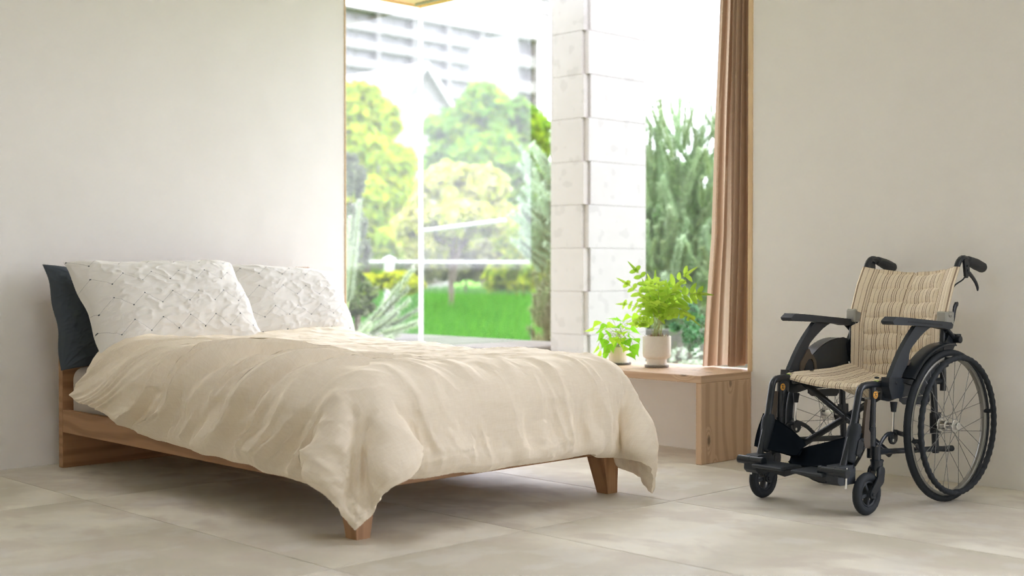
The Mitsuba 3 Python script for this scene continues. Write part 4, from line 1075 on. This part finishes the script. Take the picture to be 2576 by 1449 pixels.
scene[bf] = mikit.ply(cat(fl_), 'mat_white_petal', False)
# ---------------------------------------------------------------- curtain gathered at the right end of the window
scene['mat_curtain'] = {'type': 'principledthin', 'base_color': rgb(0.61, 0.475, 0.37), 'roughness': 0.9, 'diff_trans': 0.85, 'eta': 1.2, 'sheen': 0.2}
def curtain():
    n, m = 420, 70
    s, w = np.meshgrid(np.linspace(0, 1, n), np.linspace(0, 1, m), indexing='ij')   # s from the free edge to the jamb, w upwards
    z = 0.403 + (2.425 - 0.403) * w
    z = z - 0.012 * np.clip(.35 - s, 0, 1) * (1 - w) * 2 + .018 * stepf(.62, .9, s) * (1 - w) ** 6
    yl = np.interp(w, [0, .08, .3, .6, 1.0], [1.705, 1.718, 1.758, 1.774, 1.812])
    y = yl + (1.982 - yl) * s
    ph = 2 * np.pi * (7.0 * s + .35 * np.sin(2 * np.pi * s * 1.3 + .6) + .10 * np.sin(5 * w + 3 * s)) + .5 * np.sin(2.2 * w)
    k = .55 + .65 * meshkit.noise(np.stack([s * 6, w * 1.3, 0 * s + 2], -1), 5)
    x = -0.062 + (.040 * np.sin(ph) + .013 * np.sin(2.3 * ph + 1.4 + 2 * w)) * k * (1.0 - .15 * w)
    y = y + .016 * np.cos(ph) * k * np.clip(4 * s * (1 - s), 0, 1)
    v = np.stack([x, y, z], -1).reshape(-1, 3)
    return trimesh.Trimesh(v, grid_faces(n, m), process=False)
cu = thing('curtain', 'taupe linen curtain gathered in folds at the right end of the window', 'curtain')
part(cu, 'cloth', curtain(), 'mat_curtain', True)
part(cu, 'curtain_rod', rod((-.062, GY + .06, HEAD - .008), (-.062, WY - .01, HEAD - .008), .008, 10), 'mat_white_paint')

# ---------------------------------------------------------------- potted plants on the bench
principled('mat_pot', proc(lambda p, n, uv: mix((0.70, 0.655, 0.59), (0.78, 0.74, 0.675), noise(p.x * 400, p.y * 400, p.z * 400))), 0.55, specular=0.3)
principled('mat_pot_cream', (0.76, 0.68, 0.575), 0.6, specular=0.25)
principled('mat_saucer', (0.10, 0.105, 0.11), 0.5)
principled('mat_saucer_taupe', (0.20, 0.185, 0.165), 0.5)
principled('mat_soil', (0.055, 0.040, 0.030), 0.95)
principled('mat_rhizome', (0.26, 0.13, 0.065), 0.9)
leafy('mat_fern', (0.42, 0.60, 0.07), 0.95, 0.45)
leafy('mat_fern_deep', (0.30, 0.48, 0.05), 0.85, 0.45)
leafy('mat_ivy', (0.26, 0.60, 0.035), 0.9, 0.4)
leafy('mat_ivy_light', (0.46, 0.74, 0.06), 1.0, 0.4)
principled('mat_stalk', (0.33, 0.36, 0.14), 0.7)
BT = BZ + 0.0005

def leaf_blade(base, direction, normal, L, W, shape, curl=0.2, n=9):
    """leaf blade with midrib fold; shape(t) gives the half width"""
    d = np.asarray(direction, float) / np.linalg.norm(direction)
    nn = np.asarray(normal, float) - d * (np.asarray(normal) @ d); nn /= np.linalg.norm(nn) + 1e-9
    s = np.cross(d, nn)
    t = np.linspace(0, 1, n)
    c = base + d * (t * L)[:, None] + nn * (-curl * L * t ** 2)[:, None]
    h = np.array([shape(x) for x in t])[:, None] * W
    V = np.concatenate([c - s * h + nn * h * .25, c, c + s * h + nn * h * .25])
    F = []
    for i in range(n - 1):
        for a, b in ((0, n), (n, 2 * n)):
            F += [[a + i, a + i + 1, b + i + 1], [a + i, b + i + 1, b + i]]
    return trimesh.Trimesh(V, F, process=False)
ell = lambda t: math.sqrt(max(0.0, 1 - (2 * t - 1) ** 2)) * (1 - .25 * t)

# tall white pot with a fern
tp = thing('potted_fern', 'lobed green fern in a tall white footed pot standing on the bench', 'potted plant')
px, py = 0.1225, 1.551
def onbench(m): m = m.copy(); m.apply_translation([px, py, BT]); return m
part(tp, 'saucer', onbench(lathe([(0, 0), (.054, 0), (.058, .003), (.0585, .012), (.055, .012), (.053, .006), (0, .006)])), 'mat_saucer_taupe', 35, label='dark round saucer')
part(tp, 'pot', onbench(lathe([(0, .0065), (.0475, .0065), (.0485, .010), (.0475, .034), (.048, .040), (.060, .046), (.0655, .053), (.067, .062), (.067, .146), (.0655, .149), (.063, .148), (.0625, .130), (0, .130)], 64)), 'mat_pot', 35, label='white ceramic pot with a narrow foot')
part(tp, 'soil', onbench(lathe([(0, .139), (.030, .138), (.0615, .134), (.0615, .131), (0, .131)])), 'mat_soil', 30)
r = np.random.default_rng(101)
rz = []
for k in range(90):
    a, q = r.uniform(0, 6.28), r.uniform(0, .05)
    b0 = np.array([px + q * math.cos(a), py + q * math.sin(a), BT + .136])
    rz.append(tube([b0, b0 + [r.normal(0, .012), r.normal(0, .012), r.uniform(.008, .026)]], [.0022, .0006], 5))
part(tp, 'rhizome', cat(rz), 'mat_rhizome', 30, label='brown hairy rhizomes', kind='stuff')
# fronds: (tip u, tip v, depth offset, lobes)
fr = [(1583, 662, .02, .05), (1556, 702, .05, .05), (1553, 765, .03, .04), (1648, 684, -.04, .05), (1630, 694, .05, .06), (1655, 700, .08, .06), (1690, 700, -.03, .05), (1748, 676, .0, .06), (1722, 706, .07, .06), (1786, 742, .04, .06), (1770, 738, -.05, .05), (1756, 815, .06, .04), (1700, 740, .10, .06), (1608, 745, .09, .05), (1668, 760, .12, .06), (1735, 790, .10, .05), (1590, 820, .08, .04), (1720, 735, -.08, .05), (1616, 706, -.05, .05)]
for k, (u, v, dx, lw) in enumerate(fr):
    d = at(u, v, 1) - CAM
    q = (px + dx * 1.3 - CAM[0]) / d[0]
    tip = CAM + d * q
    a = r.uniform(0, 6.28)
    b0 = np.array([px + .022 * math.cos(a), py + .022 * math.sin(a), BT + .138])
    out = (tip - b0)
    mid = b0 + out * .5 + np.array([-out[0] * .12, -out[1] * .16, .03 + .05 * r.random()])
    c = spline([b0, mid, tip], 30)
    mat = 'mat_fern' if k % 3 else 'mat_fern_deep'
    key = part(tp, 'frond', tube(c, np.linspace(.0016, .0007, 30), 6), 'mat_stalk')
    tg = np.gradient(c, axis=0); tg /= np.linalg.norm(tg, axis=1, keepdims=True)
    view = (CAM - tip) / np.linalg.norm(CAM - tip)
    nrm = view * .8 + np.array([0, 0, .6]) + r.normal(0, .35, 3)
    bl = [leaf_blade(c[24], tg[26] * 1.0, nrm, np.linalg.norm(c[29] - c[24]) * 1.25, .0095, lambda t: (1 - t) ** .6 * min(1, .5 + 3 * t), .05)]
    for i in range(10, 27, 3):
        f = (i - 10) / 17.0
        L = lw * (1.2 - .55 * f) * r.uniform(.8, 1.15)
        side = np.cross(tg[i], nrm); side /= np.linalg.norm(side)
        for s in (-1, 1):
            dd = side * s * .85 + tg[i] * .62
            bl.append(leaf_blade(c[i] - tg[i] * .003, dd, nrm + r.normal(0, .2, 3), L, .0128, ell, .22 + .2 * r.random(), 7))
    part(key, 'blade', cat(bl), mat, True, label='lobed light green blade')

# small cream pot with trailing ivy
ip = thing('potted_ivy', 'small bright green ivy in a low cream pot beside the bed', 'potted plant')
px, py = 0.117, 1.3095
part(ip, 'saucer', onbench(lathe([(0, 0), (.056, 0), (.060, .004), (.0615, .011), (.058, .011), (.055, .005), (0, .005)])), 'mat_saucer', 35, label='dark grey saucer')
part(ip, 'pot', onbench(lathe([(0, .0055), (.0475, .0055), (.0485, .009), (.0492, .085), (.048, .087), (.0458, .085), (.0455, .070), (0, .070)], 64)), 'mat_pot_cream', 35, label='low cream pot')
part(ip, 'soil', onbench(lathe([(0, .078), (.045, .076), (.045, .071), (0, .071)])), 'mat_soil', 30)
def ivy_outline(t):
    return (0.62 + .38 * math.cos((t - .28) * 5.2)) * (1 if t < .55 else 1.0) * math.sqrt(max(0, 1 - t)) * min(1, .35 + 6 * t)
spots = [(1483, 832, .00), (1502, 815, .04), (1518, 822, .06), (1540, 803, -.03), (1560, 806, .05), (1576, 800, .0), (1590, 815, .05), (1596, 832, -.04), (1512, 848, .07), (1530, 838, .08), (1548, 833, .09), (1566, 838, .08), (1583, 845, .07), (1600, 856, .03), (1520, 862, .08), (1545, 856, .10), (1562, 858, .10), (1578, 862, .09), (1597, 878, .06), (1590, 893, .06), (1500, 882, .05), (1506, 896, .03), (1526, 880, .07), (1524, 897, .03), (1553, 822, .05), (1536, 820, .04), (1570, 822, .02), (1510, 832, -.05), (1553, 845, -.05), (1584, 828, -.06), (1600, 800, -.04), (1572, 876, .09), (1540, 872, .09)]
for k, (u, v, dx) in enumerate(spots):
    d = at(u, v, 1) - CAM
    q = (px + dx - CAM[0]) / d[0]
    tip = CAM + d * q
    b0 = np.array([px + r.normal(0, .012), py + r.normal(0, .012), BT + .078])
    out = tip - b0
    mid = b0 + out * .45 + [0, 0, .05 if out[2] > 0 else .075]
    key = part(ip, 'leaf_stalk', tube(spline([b0, mid, tip], 10), .0011, 5), 'mat_stalk')
    radial = out * [1, 1, 0]; radial = radial / (np.linalg.norm(radial) + 1e-6)
    dirv = radial * .8 + np.array([0, 0, -.55 + .6 * (out[2] > .06)]) + r.normal(0, .25, 3)
    nrm = np.array([0, 0, .8]) + radial * .5 + (CAM - tip) / 5 * .55 + r.normal(0, .3, 3)
    L = r.uniform(.050, .072)
    part(key, 'leaf', leaf_blade(tip - dirv / np.linalg.norm(dirv) * L * .35, dirv, nrm, L, .033, ivy_outline, .15, 11), 'mat_ivy' if k % 5 > 1 else 'mat_ivy_light', True)
